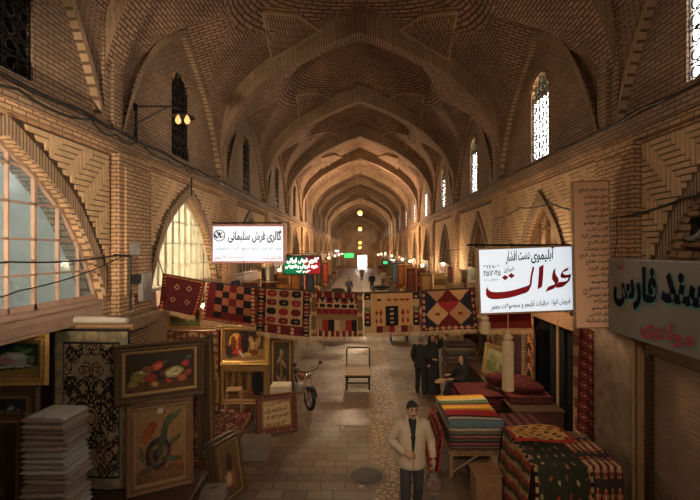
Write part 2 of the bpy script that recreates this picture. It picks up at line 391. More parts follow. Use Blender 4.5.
def wall_bay(mb, s, k):
    X = s * WX; Y0 = y0(k); p = par(s, k); w = winpar(k); c, hw, zs, zp = p
    det = k <= 3
    def Q(a, m, off=0.):   # quad in wall plane from (y,z) list
        mb.face([(X - s * off, y, z) for y, z in a], m, [(y, z) for y, z in a])
    # lower wall round the shop arch
    ys = sorted(set([Y0, Y0 + 6] + [c + hw * (i / 16 - 1) for i in range(33)]))
    for a, b in zip(ys, ys[1:]):
        ins = a >= c - hw - 1e-6 and b <= c + hw + 1e-6
        za, zb = (archz(p, a), archz(p, b)) if ins else (0, 0)
        Q([(a, za), (b, zb), (b, LEDGE), (a, LEDGE)], 0, 0)
        if ins:                                   # soffit and raised brick edging
            mb.face([(X, a, za), (X, b, zb), (X + s * .4, b, zb), (X + s * .4, a, za)], 0, [(0, a), (0, b), (.4, b), (.4, a)])
            oa, ob = [archz((c, hw + .2, zs - .05, zp + .24), q) for q in (a, b)]
            f = .06
            mb.face([(X - s * f, a, za), (X - s * f, b, zb), (X - s * f, b, ob), (X - s * f, a, oa)], 2, [(0, a * 1.4), (0, b * 1.4), (.22, b * 1.4), (.22, a * 1.4)])
            mb.face([(X, a, oa), (X, b, ob), (X - s * f, b, ob), (X - s * f, a, oa)], 2, [(0, a), (0, b), (.06, b), (.06, a)])
            mb.face([(X, a, za), (X, b, zb), (X - s * f, b, zb), (X - s * f, a, za)], 2, [(0, a), (0, b), (.06, b), (.06, a)])
    for yy in (c - hw, c + hw):
        mb.face([(X, yy, 0), (X + s * .4, yy, 0), (X + s * .4, yy, zs), (X, yy, zs)], 0, [(0, 0), (.4, 0), (.4, zs), (0, zs)])
    # room behind the arch, lower shop and upper storey
    x1, x2, ya, yb = X + s * .4, X + s * 3.4, c - hw - .35, c + hw + .35
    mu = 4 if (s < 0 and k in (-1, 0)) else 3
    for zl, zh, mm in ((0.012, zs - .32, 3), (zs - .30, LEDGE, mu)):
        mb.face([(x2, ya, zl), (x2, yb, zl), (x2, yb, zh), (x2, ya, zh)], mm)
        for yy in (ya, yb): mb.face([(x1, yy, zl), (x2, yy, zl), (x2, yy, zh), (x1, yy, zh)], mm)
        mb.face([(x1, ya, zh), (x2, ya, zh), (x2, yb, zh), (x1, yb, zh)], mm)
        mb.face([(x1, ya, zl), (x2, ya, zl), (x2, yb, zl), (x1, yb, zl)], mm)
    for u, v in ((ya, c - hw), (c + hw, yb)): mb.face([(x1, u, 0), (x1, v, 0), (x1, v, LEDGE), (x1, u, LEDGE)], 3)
    for a, b in zip(ys, ys[1:]):
        if a >= c - hw - 1e-6 and b <= c + hw + 1e-6: mb.face([(x1, a, archz(p, a)), (x1, b, archz(p, b)), (x1, b, LEDGE), (x1, a, LEDGE)], 3)
    # upper wall with its window
    ys = sorted(set([Y0 + 6 * i / 24 for i in range(25)] + [w[0] + w[1] * (i / 5 - 1) for i in range(11)]))
    L0 = 0
    for a, b in zip(ys, ys[1:]):
        ta, tb = EYE + lun(a - Y0) + .35, EYE + lun(b - Y0) + .35
        if a >= w[0] - w[1] - 1e-6 and b <= w[0] + w[1] + 1e-6:
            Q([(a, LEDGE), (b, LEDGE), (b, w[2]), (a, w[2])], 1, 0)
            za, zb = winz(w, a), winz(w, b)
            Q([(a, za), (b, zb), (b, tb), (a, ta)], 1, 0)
            mb.face([(X, a, za), (X, b, zb), (X + s * .09, b, zb), (X + s * .09, a, za)], 1, [(0, a), (0, b), (.4, b), (.4, a)])
            if s < 0: mb.face([(X - .9, a, w[2] - .1), (X - .9, b, w[2] - .1), (X - .9, b, w[4] + .1), (X - .9, a, w[4] + .1)], 5)  # black backing stands in for the shade behind the left windows
            if det:                               # thin hood moulding over the window
                o1a, o1b = za + .10, zb + .10
                Q([(a, za + .02), (b, zb + .02), (b, o1b), (a, o1a)], 2, .04)
                mb.face([(X, a, o1a), (X, b, o1b), (X - s * .04, b, o1b), (X - s * .04, a, o1a)], 2, [(0, a), (0, b), (.05, b), (.05, a)])
        else:
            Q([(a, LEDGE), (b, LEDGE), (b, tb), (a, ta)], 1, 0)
        # wall arch band
        la, lb = EYE + lun(a - Y0), EYE + lun(b - Y0)
        if det and lun(a - Y0) > 2.0 and lun(b - Y0) > 2.0:
            L1 = L0 + math.hypot(b - a, lb - la); xf = X - s * .12
            mb.face([(xf, a, la - .2), (xf, b, lb - .2), (xf, b, lb), (xf, a, la)], 2, [(.03, L0), (.03, L1), (.63, L1), (.63, L0)]); L0 = L1
            mb.face([(X, a, la - .2), (X, b, lb - .2), (X - s * .12, b, lb - .2), (X - s * .12, a, la - .2)], 2, [(0, a), (0, b), (.1, b), (.1, a)])
    for yy in (w[0] - w[1], w[0] + w[1]):
        mb.face([(X, yy, w[2]), (X + s * .09, yy, w[2]), (X + s * .09, yy, w[3]), (X, yy, w[3])], 1, [(0, 0), (.45, 0), (.45, 1.6), (0, 1.6)])
        if s < 0: mb.face([(X - .09, yy, w[2] - .1), (X - .9, yy, w[2] - .1), (X - .9, yy, w[4] + .1), (X - .09, yy, w[4] + .1)], 5)
    for zz in ((w[2],) if s > 0 else (w[2], w[4] + .1)):
        d = .09 if s > 0 else .9
        mb.face([(X, w[0] - w[1], zz), (X + s * d, w[0] - w[1], zz), (X + s * d, w[0] + w[1], zz), (X, w[0] + w[1], zz)], 1, [(0, 0), (.45, 0), (.45, 1), (0, 1)])
    # upper rib shafts, ledge and lower pilaster
    def bx(ya, yb, za, zb, out, m):
        xf = X - s * out; u = [(ya, za), (yb, za), (yb, zb), (ya, zb)]
        mb.face([(xf, y, z) for y, z in u], m, u)
        for yy in (ya, yb): mb.face([(X, yy, za), (xf, yy, za), (xf, yy, zb), (X, yy, zb)], m, [(0, za), (out, za), (out, zb), (0, zb)])
        for zz in (za, zb): mb.face([(X, ya, zz), (xf, ya, zz), (xf, yb, zz), (X, yb, zz)], m, [(0, ya), (out, ya), (out, yb), (0, yb)])
    bx(Y0 - .28, Y0 - .10, LEDGE, 8.4, .10, 2); bx(Y0 + .10, Y0 + .28, LEDGE, 8.4, .10, 2); bx(Y0 - .1, Y0 + .1, LEDGE, 9.0, .16, 1)
    bx(Y0, Y0 + 6, LEDGE - .18, LEDGE + .04, .13, 1); bx(Y0, Y0 + 6, LEDGE - .30, LEDGE - .18, .07, 0)
    pa, pb = (Y0 + .1, Y0 + 1.25) if s < 0 else (Y0 - .75, Y0 + .28)
    bx(pa, pb, 2.95 if s < 0 or k == 0 else 0, LEDGE - .3, .14, 0)
    if s > 0 and k == 0: bx(pa, pb, 0, 2.95, .15, 8)
    bx(pa + .16, pb - .16, 3.3, LEDGE - .5, .18, 0) if det else None
    # woven relief brickwork in the spandrels
    if k in (-1, 0, 1, 2):
        W = .088; n = 4; L = n * W
        A, B = (Y0 + 1.32, Y0 + 6.02) if s < 0 else (Y0 + .34, Y0 + 5.2)
        if k > 0: W = .11; L = n * W
        yy = [A + (B - A) * i / 60 for i in range(61)]
        for u, v in zip(yy, yy[1:]):
            lo = [max(zs, archz((c, hw + .2, zs - .05, zp + .24), q)) if abs(q - c) < hw + .2 else zs for q in (u, v)]
            mb.face([(X - s * .006, u, lo[0]), (X - s * .006, v, lo[1]), (X - s * .006, v, LEDGE - .33), (X - s * .006, u, LEDGE - .33)], 7)
        def ok(a, b, za, zb):
            if a < A or b > B or zb > LEDGE - .36: return False
            for y in (a, b):
                t = abs(y - c) / (hw + .24)
                if t < 1:
                    if za < archz((c, hw + .24, zs, zp + .28), y): return False
                elif za < zs: return False
            return True
        for i in range(-90, 90):
            for j in range(-16, 17):
                ox, oz = (i + n * j) * W, (i - n * j) * W
                for a, b, za, zb, hz in ((ox, ox + L, oz, oz + W, 1), (ox, ox + W, oz + W, oz + W + L, 0)):
                    a += A; b += A; za += 3.4; zb += 3.4
                    if b < A or a > B or zb < 3 or za > LEDGE: continue
                    g = .011; f = X - s * .035
                    if ok(a, b, za, zb): rr = [(a + g, za + g, b - g, zb - g)]
                    else:                         # bricks cut to the edge of the panel
                        rr = []
                        for q in range(n):
                            c4 = (a + q * W, a + q * W + W, za, zb) if hz else (a, b, za + q * W, za + q * W + W)
                            if not ok(*c4): continue
                            u0, u1, v0, v1 = c4
                            if rr and (abs(rr[-1][2] + g - u0) < .003 or not hz) and (abs(rr[-1][3] + g - v0) < .003 or hz): p4 = rr.pop(); rr.append((p4[0], p4[1], u1 - g, v1 - g))
                            else: rr.append((u0 + g, v0 + g, u1 - g, v1 - g))
                    for (u0, v0, u1, v1) in rr:
                        o = [(u0, v0), (u1, v0), (u1, v1), (u0, v1)]
                        fr = [mb.vt((f, y, z)) for y, z in o]; bk = [mb.vt((X, y, z)) for y, z in o]
                        mb.fi(fr, 6)
                        for q in range(4): mb.fi((fr[q], fr[(q + 1) % 4], bk[(q + 1) % 4], bk[q]), 6)
WM = ['low', 'up', 'sold', 'dimroom', 'paleroom', 'dark', 'relief', 'mortar', 'plaster']
for s, nm in ((-1, 'wall_left'), (1, 'wall_right')):
    mb = MB()
    for k in range(NB0, NB1): wall_bay(mb, s, k)
    struct(mb.build(nm, WM, recalc=False))

# end wall of the bazaar with a bright doorway
mb = MB(); YE = y0(NB1)
for i in range(40):
    a, b = -WX + 2 * WX * i / 40, -WX + 2 * WX * (i + 1) / 40
    ta, tb = EYE + tab(AE, abs(a)) + .2, EYE + tab(AE, abs(b)) + .2
    za = 2.9 if abs((a + b) / 2 - .5) < 1.0 else 0
    mb.face([(a, YE, za), (b, YE, za), (b, YE, tb), (a, YE, ta)], 0, [(a, za), (b, za), (b, tb), (a, ta)])
zt = lambda x: 3.6 + 3.65 * pointed(x / 2.85)      # raised blind arch on the end wall
for i in range(24):
    a, b = -2.85 + 5.7 * i / 24, -2.85 + 5.7 * (i + 1) / 24
    for dz, dy in ((.32, .25),):
        mb.face([(a * 1.1, YE - dy, zt(a)), (b * 1.1, YE - dy, zt(b)), (b * 1.22, YE - dy, zt(b) + dz), (a * 1.22, YE - dy, zt(a) + dz)], 0, [(a, 0), (b, 0), (b, .3), (a, .3)])
        mb.face([(a * 1.1, YE - dy, zt(a)), (b * 1.1, YE - dy, zt(b)), (b * 1.1, YE, zt(b)), (a * 1.1, YE, zt(a))], 0, [(a, 0), (b, 0), (b, .3), (a, .3)])
for x in (-1, 1): mb.box((x * 3.3, YE - .12, 1.8), (.35, .26, 3.6))
struct(mb.build('wall_end', ['low'], recalc=False))

mb = MB()                                        # added unseen wall behind the viewpoint, blocks daylight from the rear
ya = y0(NB0)
mb.face([(-6, ya, 0), (6, ya, 0), (6, ya, 12.4), (-6, ya, 12.4)], 0, [(-6, 0), (6, 0), (6, 12.4), (-6, 12.4)])
struct(mb.build('wall_back_blocker', ['up'], recalc=False))
mb = MB(); mb.box((0, -2.0, 2.55), (2 * WX, 5.2, .22)); mb.box((0, .45, 1.25), (2 * WX, .3, 2.4))
struct(mb.build('floor_gallery', 'plaster'))
# floor
def floor_mat():
    m, nt, b = newmat('brick_paving'); N = nt.nodes; L = nt.links
    tc = N.new('ShaderNodeTexCoord'); sep = N.new('ShaderNodeSeparateXYZ'); L.new(tc.outputs['Object'], sep.inputs[0])
    br = N.new('ShaderNodeTexBrick')
    for k, v in (('Color1', (.215, .145, .095, 1)), ('Color2', (.13, .086, .056, 1)), ('Mortar', (.07, .05, .036, 1)), ('Scale', 1.), ('Mortar Size', .012), ('Mortar Smooth', .3), ('Brick Width', .42), ('Row Height', .27)):
        br.inputs[k].default_value = v
    wob = N.new('ShaderNodeTexNoise'); wob.inputs['Scale'].default_value = 1.2; L.new(tc.outputs['Object'], wob.inputs['Vector'])
    va = N.new('ShaderNodeVectorMath'); va.operation = 'SCALE'; va.inputs[3].default_value = .10; L.new(wob.outputs['Color'], va.inputs[0])
    vb = N.new('ShaderNodeVectorMath'); vb.operation = 'ADD'; L.new(tc.outputs['Object'], vb.inputs[0]); L.new(va.outputs[0], vb.inputs[1]); L.new(vb.outputs[0], br.inputs['Vector'])
    vo = N.new('ShaderNodeTexVoronoi'); vo.inputs['Scale'].default_value = 7; vo.feature = 'DISTANCE_TO_EDGE'; L.new(vb.outputs[0], vo.inputs['Vector'])
    vr = N.new('ShaderNodeValToRGB'); vr.color_ramp.elements[0].color = (.07, .05, .035, 1); vr.color_ramp.elements[1].color = (.34, .235, .14, 1); vr.color_ramp.elements[1].position = .14
    L.new(vo.outputs['Distance'], vr.inputs[0])
    sb = N.new('ShaderNodeMath'); sb.operation = 'SUBTRACT'; sb.inputs[1].default_value = .62; L.new(sep.outputs[0], sb.inputs[0])
    ab = N.new('ShaderNodeMath'); ab.operation = 'ABSOLUTE'; L.new(sb.outputs[0], ab.inputs[0])
    mk = N.new('ShaderNodeMapRange'); mk.inputs[1].default_value = .42; mk.inputs[2].default_value = .34; L.new(ab.outputs[0], mk.inputs[0])
    mx = N.new('ShaderNodeMix'); mx.data_type = 'RGBA'; L.new(mk.outputs[0], mx.inputs[0]); L.new(br.outputs['Color'], mx.inputs[6]); L.new(vr.outputs[0], mx.inputs[7])
    nz = N.new('ShaderNodeTexNoise'); nz.inputs['Scale'].default_value = .8; nz.inputs['Detail'].default_value = 8; L.new(tc.outputs['Object'], nz.inputs['Vector'])
    mr = N.new('ShaderNodeMapRange'); mr.inputs[1].default_value = .3; mr.inputs[2].default_value = .7; mr.inputs[3].default_value = .6; mr.inputs[4].default_value = 1.35; L.new(nz.outputs['Fac'], mr.inputs[0])
    m2 = N.new('ShaderNodeMix'); m2.data_type = 'RGBA'; m2.blend_type = 'MULTIPLY'; m2.inputs[0].default_value = 1; L.new(mx.outputs[2], m2.inputs[6]); L.new(mr.outputs[0], m2.inputs[7])
    L.new(m2.outputs[2], b.inputs['Base Color'])
    rg = N.new('ShaderNodeMapRange'); rg.inputs[1].default_value = .35; rg.inputs[2].default_value = .65; rg.inputs[3].default_value = .38; rg.inputs[4].default_value = .75; L.new(nz.outputs['Fac'], rg.inputs[0]); L.new(rg.outputs[0], b.inputs['Roughness'])
    h1 = N.new('ShaderNodeMath'); h1.operation = 'SUBTRACT'; h1.inputs[0].default_value = 1; L.new(br.outputs['Fac'], h1.inputs[1])
    h2 = N.new('ShaderNodeMath'); h2.operation = 'MULTIPLY'; h2.inputs[1].default_value = 4; L.new(vo.outputs['Distance'], h2.inputs[0])
    hm = N.new('ShaderNodeMix'); L.new(mk.outputs[0], hm.inputs[0]); L.new(h1.outputs[0], hm.inputs[2]); L.new(h2.outputs[0], hm.inputs[3])
    n3 = N.new('ShaderNodeTexNoise'); n3.inputs['Scale'].default_value = 9; n3.inputs['Detail'].default_value = 6; L.new(tc.outputs['Object'], n3.inputs['Vector'])
    ha = N.new('ShaderNodeMath'); ha.operation = 'ADD'; L.new(hm.outputs[0], ha.inputs[0]); L.new(n3.outputs['Fac'], ha.inputs[1])
    bp = N.new('ShaderNodeBump'); bp.inputs['Strength'].default_value = .55; bp.inputs['Distance'].default_value = .02; L.new(ha.outputs[0], bp.inputs['Height']); L.new(bp.outputs[0], b.inputs['Normal'])
    return m
M['floor'] = floor_mat()
mb = MB(); mb.face(((-8, y0(NB0) - 2, 0), (8, y0(NB0) - 2, 0), (8, YE + 8, 0), (-8, YE + 8, 0)))
struct(mb.build('floor', 'floor', recalc=False))

# ------------------------------------------------------------------ windows
wn = [0]
def winobj(mb, mats, label=None):
    wn[0] += 1; o = struct(mb.build('window_%d' % wn[0], mats)); return o
def fan_window(s, k, matf, matg, dy=.42, dz=.47):
    p = par(s, k); c, hw, zs, zp = p; X = s * (WX + .13); mb = MB(); zb = zs
    def bar(a, za, b, zb_, r=.022): mb.box((X, (a + b) / 2, (za + zb_) / 2), (.05, max(abs(b - a), 2 * r), max(abs(zb_ - za), 2 * r)))
    n = int(2 * hw / dy); st = 2 * hw / n
    for i in range(1, n):
        y = c - hw + i * st; z = archz(p, y)
        if z - zb > .05: bar(y, zb, y, z, .024 if i % 3 == 0 else .012)
    z = zb + dz
    while z < zp - .1:
        lo, hi = 0., 1.
        for _ in range(24):
            md = (lo + hi) / 2
            if zs + (zp - zs) * pointed(md) > z: lo = md
            else: hi = md
        bar(c - lo * hw, z, c + lo * hw, z, .014); z += dz
    pts = [(X, c + hw * (i / 16 - 1), archz(p, c + hw * (i / 16 - 1)) - .02) for i in range(33)]
    mb.tube(pts, .04, 4); bar(c - hw, zb + .03, c + hw, zb + .03, .045)
    o = winobj(mb, matf)
    g = MB(); X += s * .03
    for i in range(32):
        a, b = c + hw * (i / 16 - 1), c + hw * ((i + 1) / 16 - 1)
        g.face([(X, a, zb), (X, b, zb), (X, b, archz(p, b)), (X, a, archz(p, a))])
    g.build('pane', matg, o, recalc=False)
    return o
fan_window(-1, -1, 'pinkwood', 'glassgrey'); fan_window(-1, 0, 'creampaint', 'glasscream', .36, .5)
for k in (1, 2): fan_window(-1, k, 'wood', 'glasscream')
for k in (0, 1, 2): fan_window(1, k, 'wood', 'glassgrey', .5, .6)
for s in (-1, 1):                                 # upper lattice windows
    for k in range(-1, 8):
        w = winpar(k); X = s * (WX + .045); mb = MB()
        ny, nz = 5, 9; dy = 2 * w[1] / ny; dz = (w[4] - w[2]) / nz
        if k <= 2:
            for i in range(ny):
                for j in range(nz):
                    yc, zc = w[0] - w[1] + (i + .5) * dy, w[2] + (j + .5) * dz
                    if zc + dz * .4 > winz(w, yc): continue
                    ph = R.random() * 6; n = 9
                    mb.tube([(X, yc + .43 * dy * math.cos(ph + 5.2 * q / n) * (1 - .35 * q / n), zc + .43 * dz * math.sin(ph + 5.2 * q / n) * (1 - .35 * q / n)) for q in range(n + 1)], .014, 4)
        for i in range(ny + 1):
            y = w[0] - w[1] + i * dy; mb.tube([(X, y, w[2]), (X, y, winz(w, y) + .01)], .012, 4)
        for j in range(nz): mb.tube([(X, w[0] - w[1], w[2] + j * dz), (X, w[0] + w[1], w[2] + j * dz)], .012, 4)
        o = winobj(mb, 'iron')
        if s > 0:
            g = MB(); zc = w[2] + .72 * (w[4] - w[2]); X += .03
            for i in range(10):
                a, b = w[0] + w[1] * (i / 5 - 1), w[0] + w[1] * ((i + 1) / 5 - 1)
                if winz(w, a) > zc and winz(w, b) > zc: g.face([(X, a, zc), (X, b, zc), (X, b, winz(w, b)), (X, a, winz(w, a))])
            g.build('tinted_pane', 'glassamber', o, recalc=False)
tn = [0]
def trim(mb, mats):
    tn[0] += 1; return struct(mb.build('trim_%d' % tn[0], mats))
for s in (-1, 1):                                 # beams across the shop fronts
    for k in range(-1, 8):
        c, hw, zs, zp = par(s, k); mb = MB()
        mb.box((s * (WX + .2), c, zs - .16), (.38, 2 * hw, .32), 0)
        if k == -1 and s < 0:
            mb.box((s * (WX - .0), c, zs - .03), (.08, 2 * hw, .06)); mb.box((s * (WX - .0), c, zs - .30), (.06, 2 * hw, .04))
            mb.box((s * (WX + .0), c + .7, zs - .17), (.04, 1.2, .02))
        trim(mb, 'pinkwood' if s < 0 and k < 1 else 'wood')
# ------------------------------------------------------------------ light
cam = bpy.data.objects.new('camera', bpy.data.cameras.new('camera')); col.objects.link(cam)
cam.data.sensor_width = 36; cam.data.lens = 36 * F / 700; cam.data.shift_x = -10 / 700; cam.data.clip_end = 300; cam.data.clip_start = .05
cam.location = (0, 0, EYE); cam.rotation_euler = (PI / 2, 0, 0); SC.camera = cam
w = bpy.data.worlds.new('sky'); SC.world = w; w.use_nodes = True
bg = w.node_tree.nodes['Background']; bg.inputs[0].default_value = (1, .96, .90, 1); bg.inputs[1].default_value = 10
SC.view_settings.view_transform = 'Standard'; SC.view_settings.look = 'None'; SC.view_settings.gamma = 1; SC.view_settings.exposure = .38
SC.cycles.max_bounces = 6; SC.cycles.diffuse_bounces = 4; SC.cycles.transparent_max_bounces = 8; SC.cycles.sample_clamp_indirect = 4
def portal(loc, rot, sx, sy):
    l = bpy.data.lights.new('daylight_portal', 'AREA'); l.shape = 'RECTANGLE'; l.size = sx; l.size_y = sy; l.cycles.is_portal = True
    o = bpy.data.objects.new('daylight_portal', l); col.objects.link(o); o.location = loc; o.rotation_euler = rot
for k in range(-1, 4):
    wp = winpar(k); portal((WX + .5, wp[0], (wp[2] + wp[4]) / 2), (0, PI / 2, 0), wp[4] - wp[2], 2 * wp[1])

def lamp(loc, c, e, r=.1):
    l = bpy.data.lights.new('point_light', 'POINT'); l.energy = e; l.color = c; l.shadow_soft_size = r
    o = bpy.data.objects.new('point_light', l); col.objects.link(o); o.location = loc; return o
lamp((0, -3.0, 7.2), (1, .84, .68), 95, .3); lamp((1.7, .5, 4.9), (1, .76, .52), 120, .12)  # added unseen lamps near the viewpoint, brightening foreground and boards
lamp((-WX - 1.9, 5.2, 5.2), (.85, .95, 1), 45); lamp((-WX - 1.7, 10.8, 5.0), (1, .94, .74), 170)

def spot(loc, to, c, e, ang, blend=.6):
    l = bpy.data.lights.new('added_spot', 'SPOT'); l.energy = e; l.color = c; l.spot_size = math.radians(ang); l.spot_blend = blend; l.shadow_soft_size = .1
    o = bpy.data.objects.new('added_spot', l); col.objects.link(o); o.location = loc
    o.rotation_euler = (Vector(to) - Vector(loc)).to_track_quat('-Z', 'Y').to_euler(); return o
spot((-2.9, 1.6, 3.9), (-4.2, 8.6, 5.5), (1, .76, .50), 1050, 56, .7)  # added unseen spot, brightens the left wall and pilaster
spot((.2, -1.2, 5.4), (.5, 9.5, 1.6), (1, .77, .55), 950, 54, 1.0)  # added unseen spot above the viewpoint, brightens the man, rugs and floor
for y, z, e in ((32.7, 6.4, 1500), (57.6, 6.2, 900), (86, 4.0, 500)): lamp((0, y, z), (1, .68, .40), e, .06)
# ------------------------------------------------------------------ lettering
_SH = {}
for cp in list(range(0xFB50, 0xFC00)) + list(range(0xFE70, 0xFEFD)):
    d = unicodedata.decomposition(chr(cp)).split()
    if len(d) == 2 and d[0][1:-1] in ('isolated', 'final', 'initial', 'medial'): _SH.setdefault(int(d[1], 16), {})[d[0][1:-1]] = chr(cp)
def shape(t):
    t = t.replace('لا', '\ue000'); out = []
    dual = lambda ch: ch == 'ـ' or 'initial' in _SH.get(ord(ch), {})
    def joins(ch): return ch == 'ـ' or ch == '\ue000' or 'final' in _SH.get(ord(ch), {})
    for i, ch in enumerate(t):
        pv = i > 0 and dual(t[i - 1]) and joins(ch); nx = i + 1 < len(t) and dual(ch) and joins(t[i + 1])
        if ch == '\ue000': out.append('\ufefc' if pv else '\ufefb'); continue
        f = _SH.get(ord(ch))
        if not f: out.append(ch); continue
        out.append(f.get('medial' if pv and nx else 'final' if pv else 'initial' if nx else 'isolated', ch))
    r = ''.join(out[::-1])
    import re
    return re.sub(r'[0-9۰-۹]+', lambda m: m.group(0)[::-1], r)
def glyphs(text, bold=0., shear=0.):
    c = bpy.data.curves.new('lettering', 'FONT'); c.body = shape(text); c.offset = bold; c.shear = shear; c.resolution_u = 3; c.extrude = 0
    o = bpy.data.objects.new('lettering', c); col.objects.link(o)
    dg = bpy.context.evaluated_depsgraph_get(); me = bpy.data.meshes.new_from_object(o.evaluated_get(dg))
    bpy.data.objects.remove(o); return me
def letters(mb, text, x0, x1, z0, z1, y, m=0, bold=0., shear=0., slope=0., d=.004):
    """fit text in the local box x0..x1, z0..z1 on the plane y, as raised letters"""
    me = glyphs(text, bold, shear)
    if not me.vertices: return
    xs = [v.co.x for v in me.vertices]; ys = [v.co.y for v in me.vertices]
    ax, bx, ay, by = min(xs), max(xs), min(ys), max(ys); o = len(mb.v)
    par_ = list(range(len(me.vertices)))
    def find(i):
        while par_[i] != i: par_[i] = par_[par_[i]]; i = par_[i]
        return i
    for p in me.polygons:
        r = find(p.vertices[0])
        for i in p.vertices: par_[find(i)] = r
    isl = {}
    lift = [isl.setdefault(find(i), len(isl)) % 9 * .00035 for i in range(len(me.vertices))]   # joined letters lap over each other
    for v in me.vertices:
        u = (v.co.x - ax) / max(bx - ax, 1e-6); w = (v.co.y - ay) / max(by - ay, 1e-6)
        mb.vt((x0 + u * (x1 - x0), y - d - lift[v.index], z0 + w * (z1 - z0) + slope * (u - .5)))
    for p in me.polygons: mb.fi([o + i for i in (p.vertices if p.normal.z > 0 else reversed(p.vertices))], m)
def letter_obj(name, specs, mat, parent):
    for sp in specs:
        mb = MB(); letters(mb, *sp[0], **sp[1]); mb.build(name, mat, parent, recalc=False)
def stroke(mb, pts, w, y, m=0, pen=.6):
    """broad-nib pen stroke on the local x,z plane"""
    pa = Vector((math.cos(pen), math.sin(pen))) * w / 2; P2 = []
    for i in range(len(pts) - 1):
        for q in range(6):
            t = q / 6; p0 = Vector(pts[max(i - 1, 0)]); p1 = Vector(pts[i]); p2 = Vector(pts[i + 1]); p3 = Vector(pts[min(i + 2, len(pts) - 1)])
            P2.append(.5 * ((2 * p1) + (p2 - p0) * t + (2 * p0 - 5 * p1 + 4 * p2 - p3) * t * t + (3 * p1 - p0 - 3 * p2 + p3) * t**3))
    P2.append(Vector(pts[-1])); n = len(P2)
    for i in range(n - 1):
        k0 = .45 + .55 * math.sin(PI * min(1, (i + 1.5) / 6)) if i < 4 else 1; a, b = P2[i], P2[i + 1]
        f = .004; tn = (b - a).normalized() if (b - a).length else Vector((1, 0)); nn = Vector((-tn.y, tn.x)) * w * .14
        A, B = pa, pa
        qd = [(a - A - nn), (a + A + nn), (b + B + nn), (b - B - nn)]
        mb.face([(q.x, y - .003 - .00002 * i, q.y) for q in (a - A, a + A, b + B, b - B)], m)
        mb.face([(q.x, y - .0031 - .00002 * i, q.y) for q in (a - nn, a + nn, b + nn, b - nn)], m)
def dot(mb, x, z, r, y, m=0, sq=True):
    mb.face([(x - r, y - .0045, z), (x, y - .0045, z - r * .8), (x + r, y - .0045, z), (x, y - .0045, z + r * .8)], m)

# ------------------------------------------------------------------ rugs, pictures, cloth
RED, DRED, NAVY, CRM, TAN, BLK, GRN, GLD, ORG = (.24, .024, .018), (.13, .016, .016), (.02, .022, .035), (.45, .28, .14), (.30, .17, .075), (.014, .012, .013), (.06, .10, .05), (.60, .36, .09), (.50, .17, .04)
def sheet(mb, nu, nv, pos, pat, th=.012, nrm=None):
    """woven sheet: pos(u,v) -> point, pat(u,v) -> colour; both faces and the edge"""
    g = [[Vector(pos(i / nu, j / nv)) for j in range(nv + 1)] for i in range(nu + 1)]
    def nn(i, j):
        a = g[min(i + 1, nu)][j] - g[max(i - 1, 0)][j]; b = g[i][min(j + 1, nv)] - g[i][max(j - 1, 0)]
        n = a.cross(b); return n.normalized() if n.length > 1e-9 else Vector((0, 0, 1))
    A = [[mb.vt(g[i][j]) for j in range(nv + 1)] for i in range(nu + 1)]
    B = [[mb.vt(g[i][j] - nn(i, j) * th) for j in range(nv + 1)] for i in range(nu + 1)]
    for i in range(nu):
        for j in range(nv):
            c = pat((i + .5) / nu, (j + .5) / nv)
            mb.fi((A[i][j], A[i + 1][j], A[i + 1][j + 1], A[i][j + 1]), 0, None, c)
            mb.fi((B[i][j], B[i][j + 1], B[i + 1][j + 1], B[i + 1][j]), 0, None, tuple(x * .7 for x in c))
    for i in range(nu):
        for j, q in ((0, 0), (nv, nv)): mb.fi((A[i][j], B[i][j], B[i + 1][j], A[i + 1][j]), 0, None, pat((i + .5) / nu, min(.999, j / nv)))
    for j in range(nv):
        for i in (0, nu): mb.fi((A[i][j], A[i][j + 1], B[i][j + 1], B[i][j]), 0, None, pat(min(.999, i / nu), (j + .5) / nv))
def bordered(field, b=.13, bc=DRED, accent=CRM, n=14, asp=1.):
    def f(u, v):
        du, dv = min(u, 1 - u), min(v, 1 - v) * asp
        d = min(du, dv)
        if d < b:
            if d < b * .12: return bc
            t = (v if du < dv else u) * n
            if b * .3 < d < b * .75: return accent if int(t) % 3 == 0 and abs(t % 1 - .5) < .33 else bc
            return tuple(x * .6 for x in bc) if b * .85 < d else bc
        return field((u - b) / (1 - 2 * b), (v - b / asp) / (1 - 2 * b / asp))
    return f
def persian(ground, ink, mid, seed=0):            # floral carpet: medallion, scrolls and guard borders
    rr = random.Random(seed); fl = [(rr.uniform(.14, .5), rr.uniform(.1, .92), rr.uniform(.022, .05), rr.choice([mid, ink, CRM, ink])) for _ in range(70)]
    def f(u, v):
        u = min(u, 1 - u)
        d = min(min(u, 1 - u), min(v, 1 - v) * 1.5)
        if d < .025: return ink
        if d < .12:
            t = (u + v * 1.6) * 18; return mid if math.sin(t) * math.cos((u - v) * 31) > .25 else tuple(x * .75 for x in ground)
        if d < .135: return ink
        x, y = (u - .5) * 1.0, (v - .45) * 1.5; r = math.hypot(x, y); a = math.atan2(y, x)
        if r < .05: return CRM
        if r < .12 + .025 * math.cos(a * 8): return mid if math.sin(r * 170) > -.3 else ink
        if r < .21 + .045 * math.cos(a * 8): return ink if math.sin(r * 90) * math.cos(a * 16) < .35 else mid
        for p, q, s, c in fl:
            e = math.hypot(u - p, (v - q) * 1.5)
            if e < s * .4: return CRM if c != CRM else ink
            if e < s * (1 + .3 * math.cos(6 * math.atan2(v - q, u - p))): return c
            if abs(e - s * 1.5) < .006: return ink
        return ground if math.sin(u * 60 + 3 * math.sin(v * 23)) * math.sin(v * 70) < .55 else mid
    return f
def stripes(cs):
    def f(u, v): return cs[min(len(cs) - 1, int(v * len(cs)))]
    return f
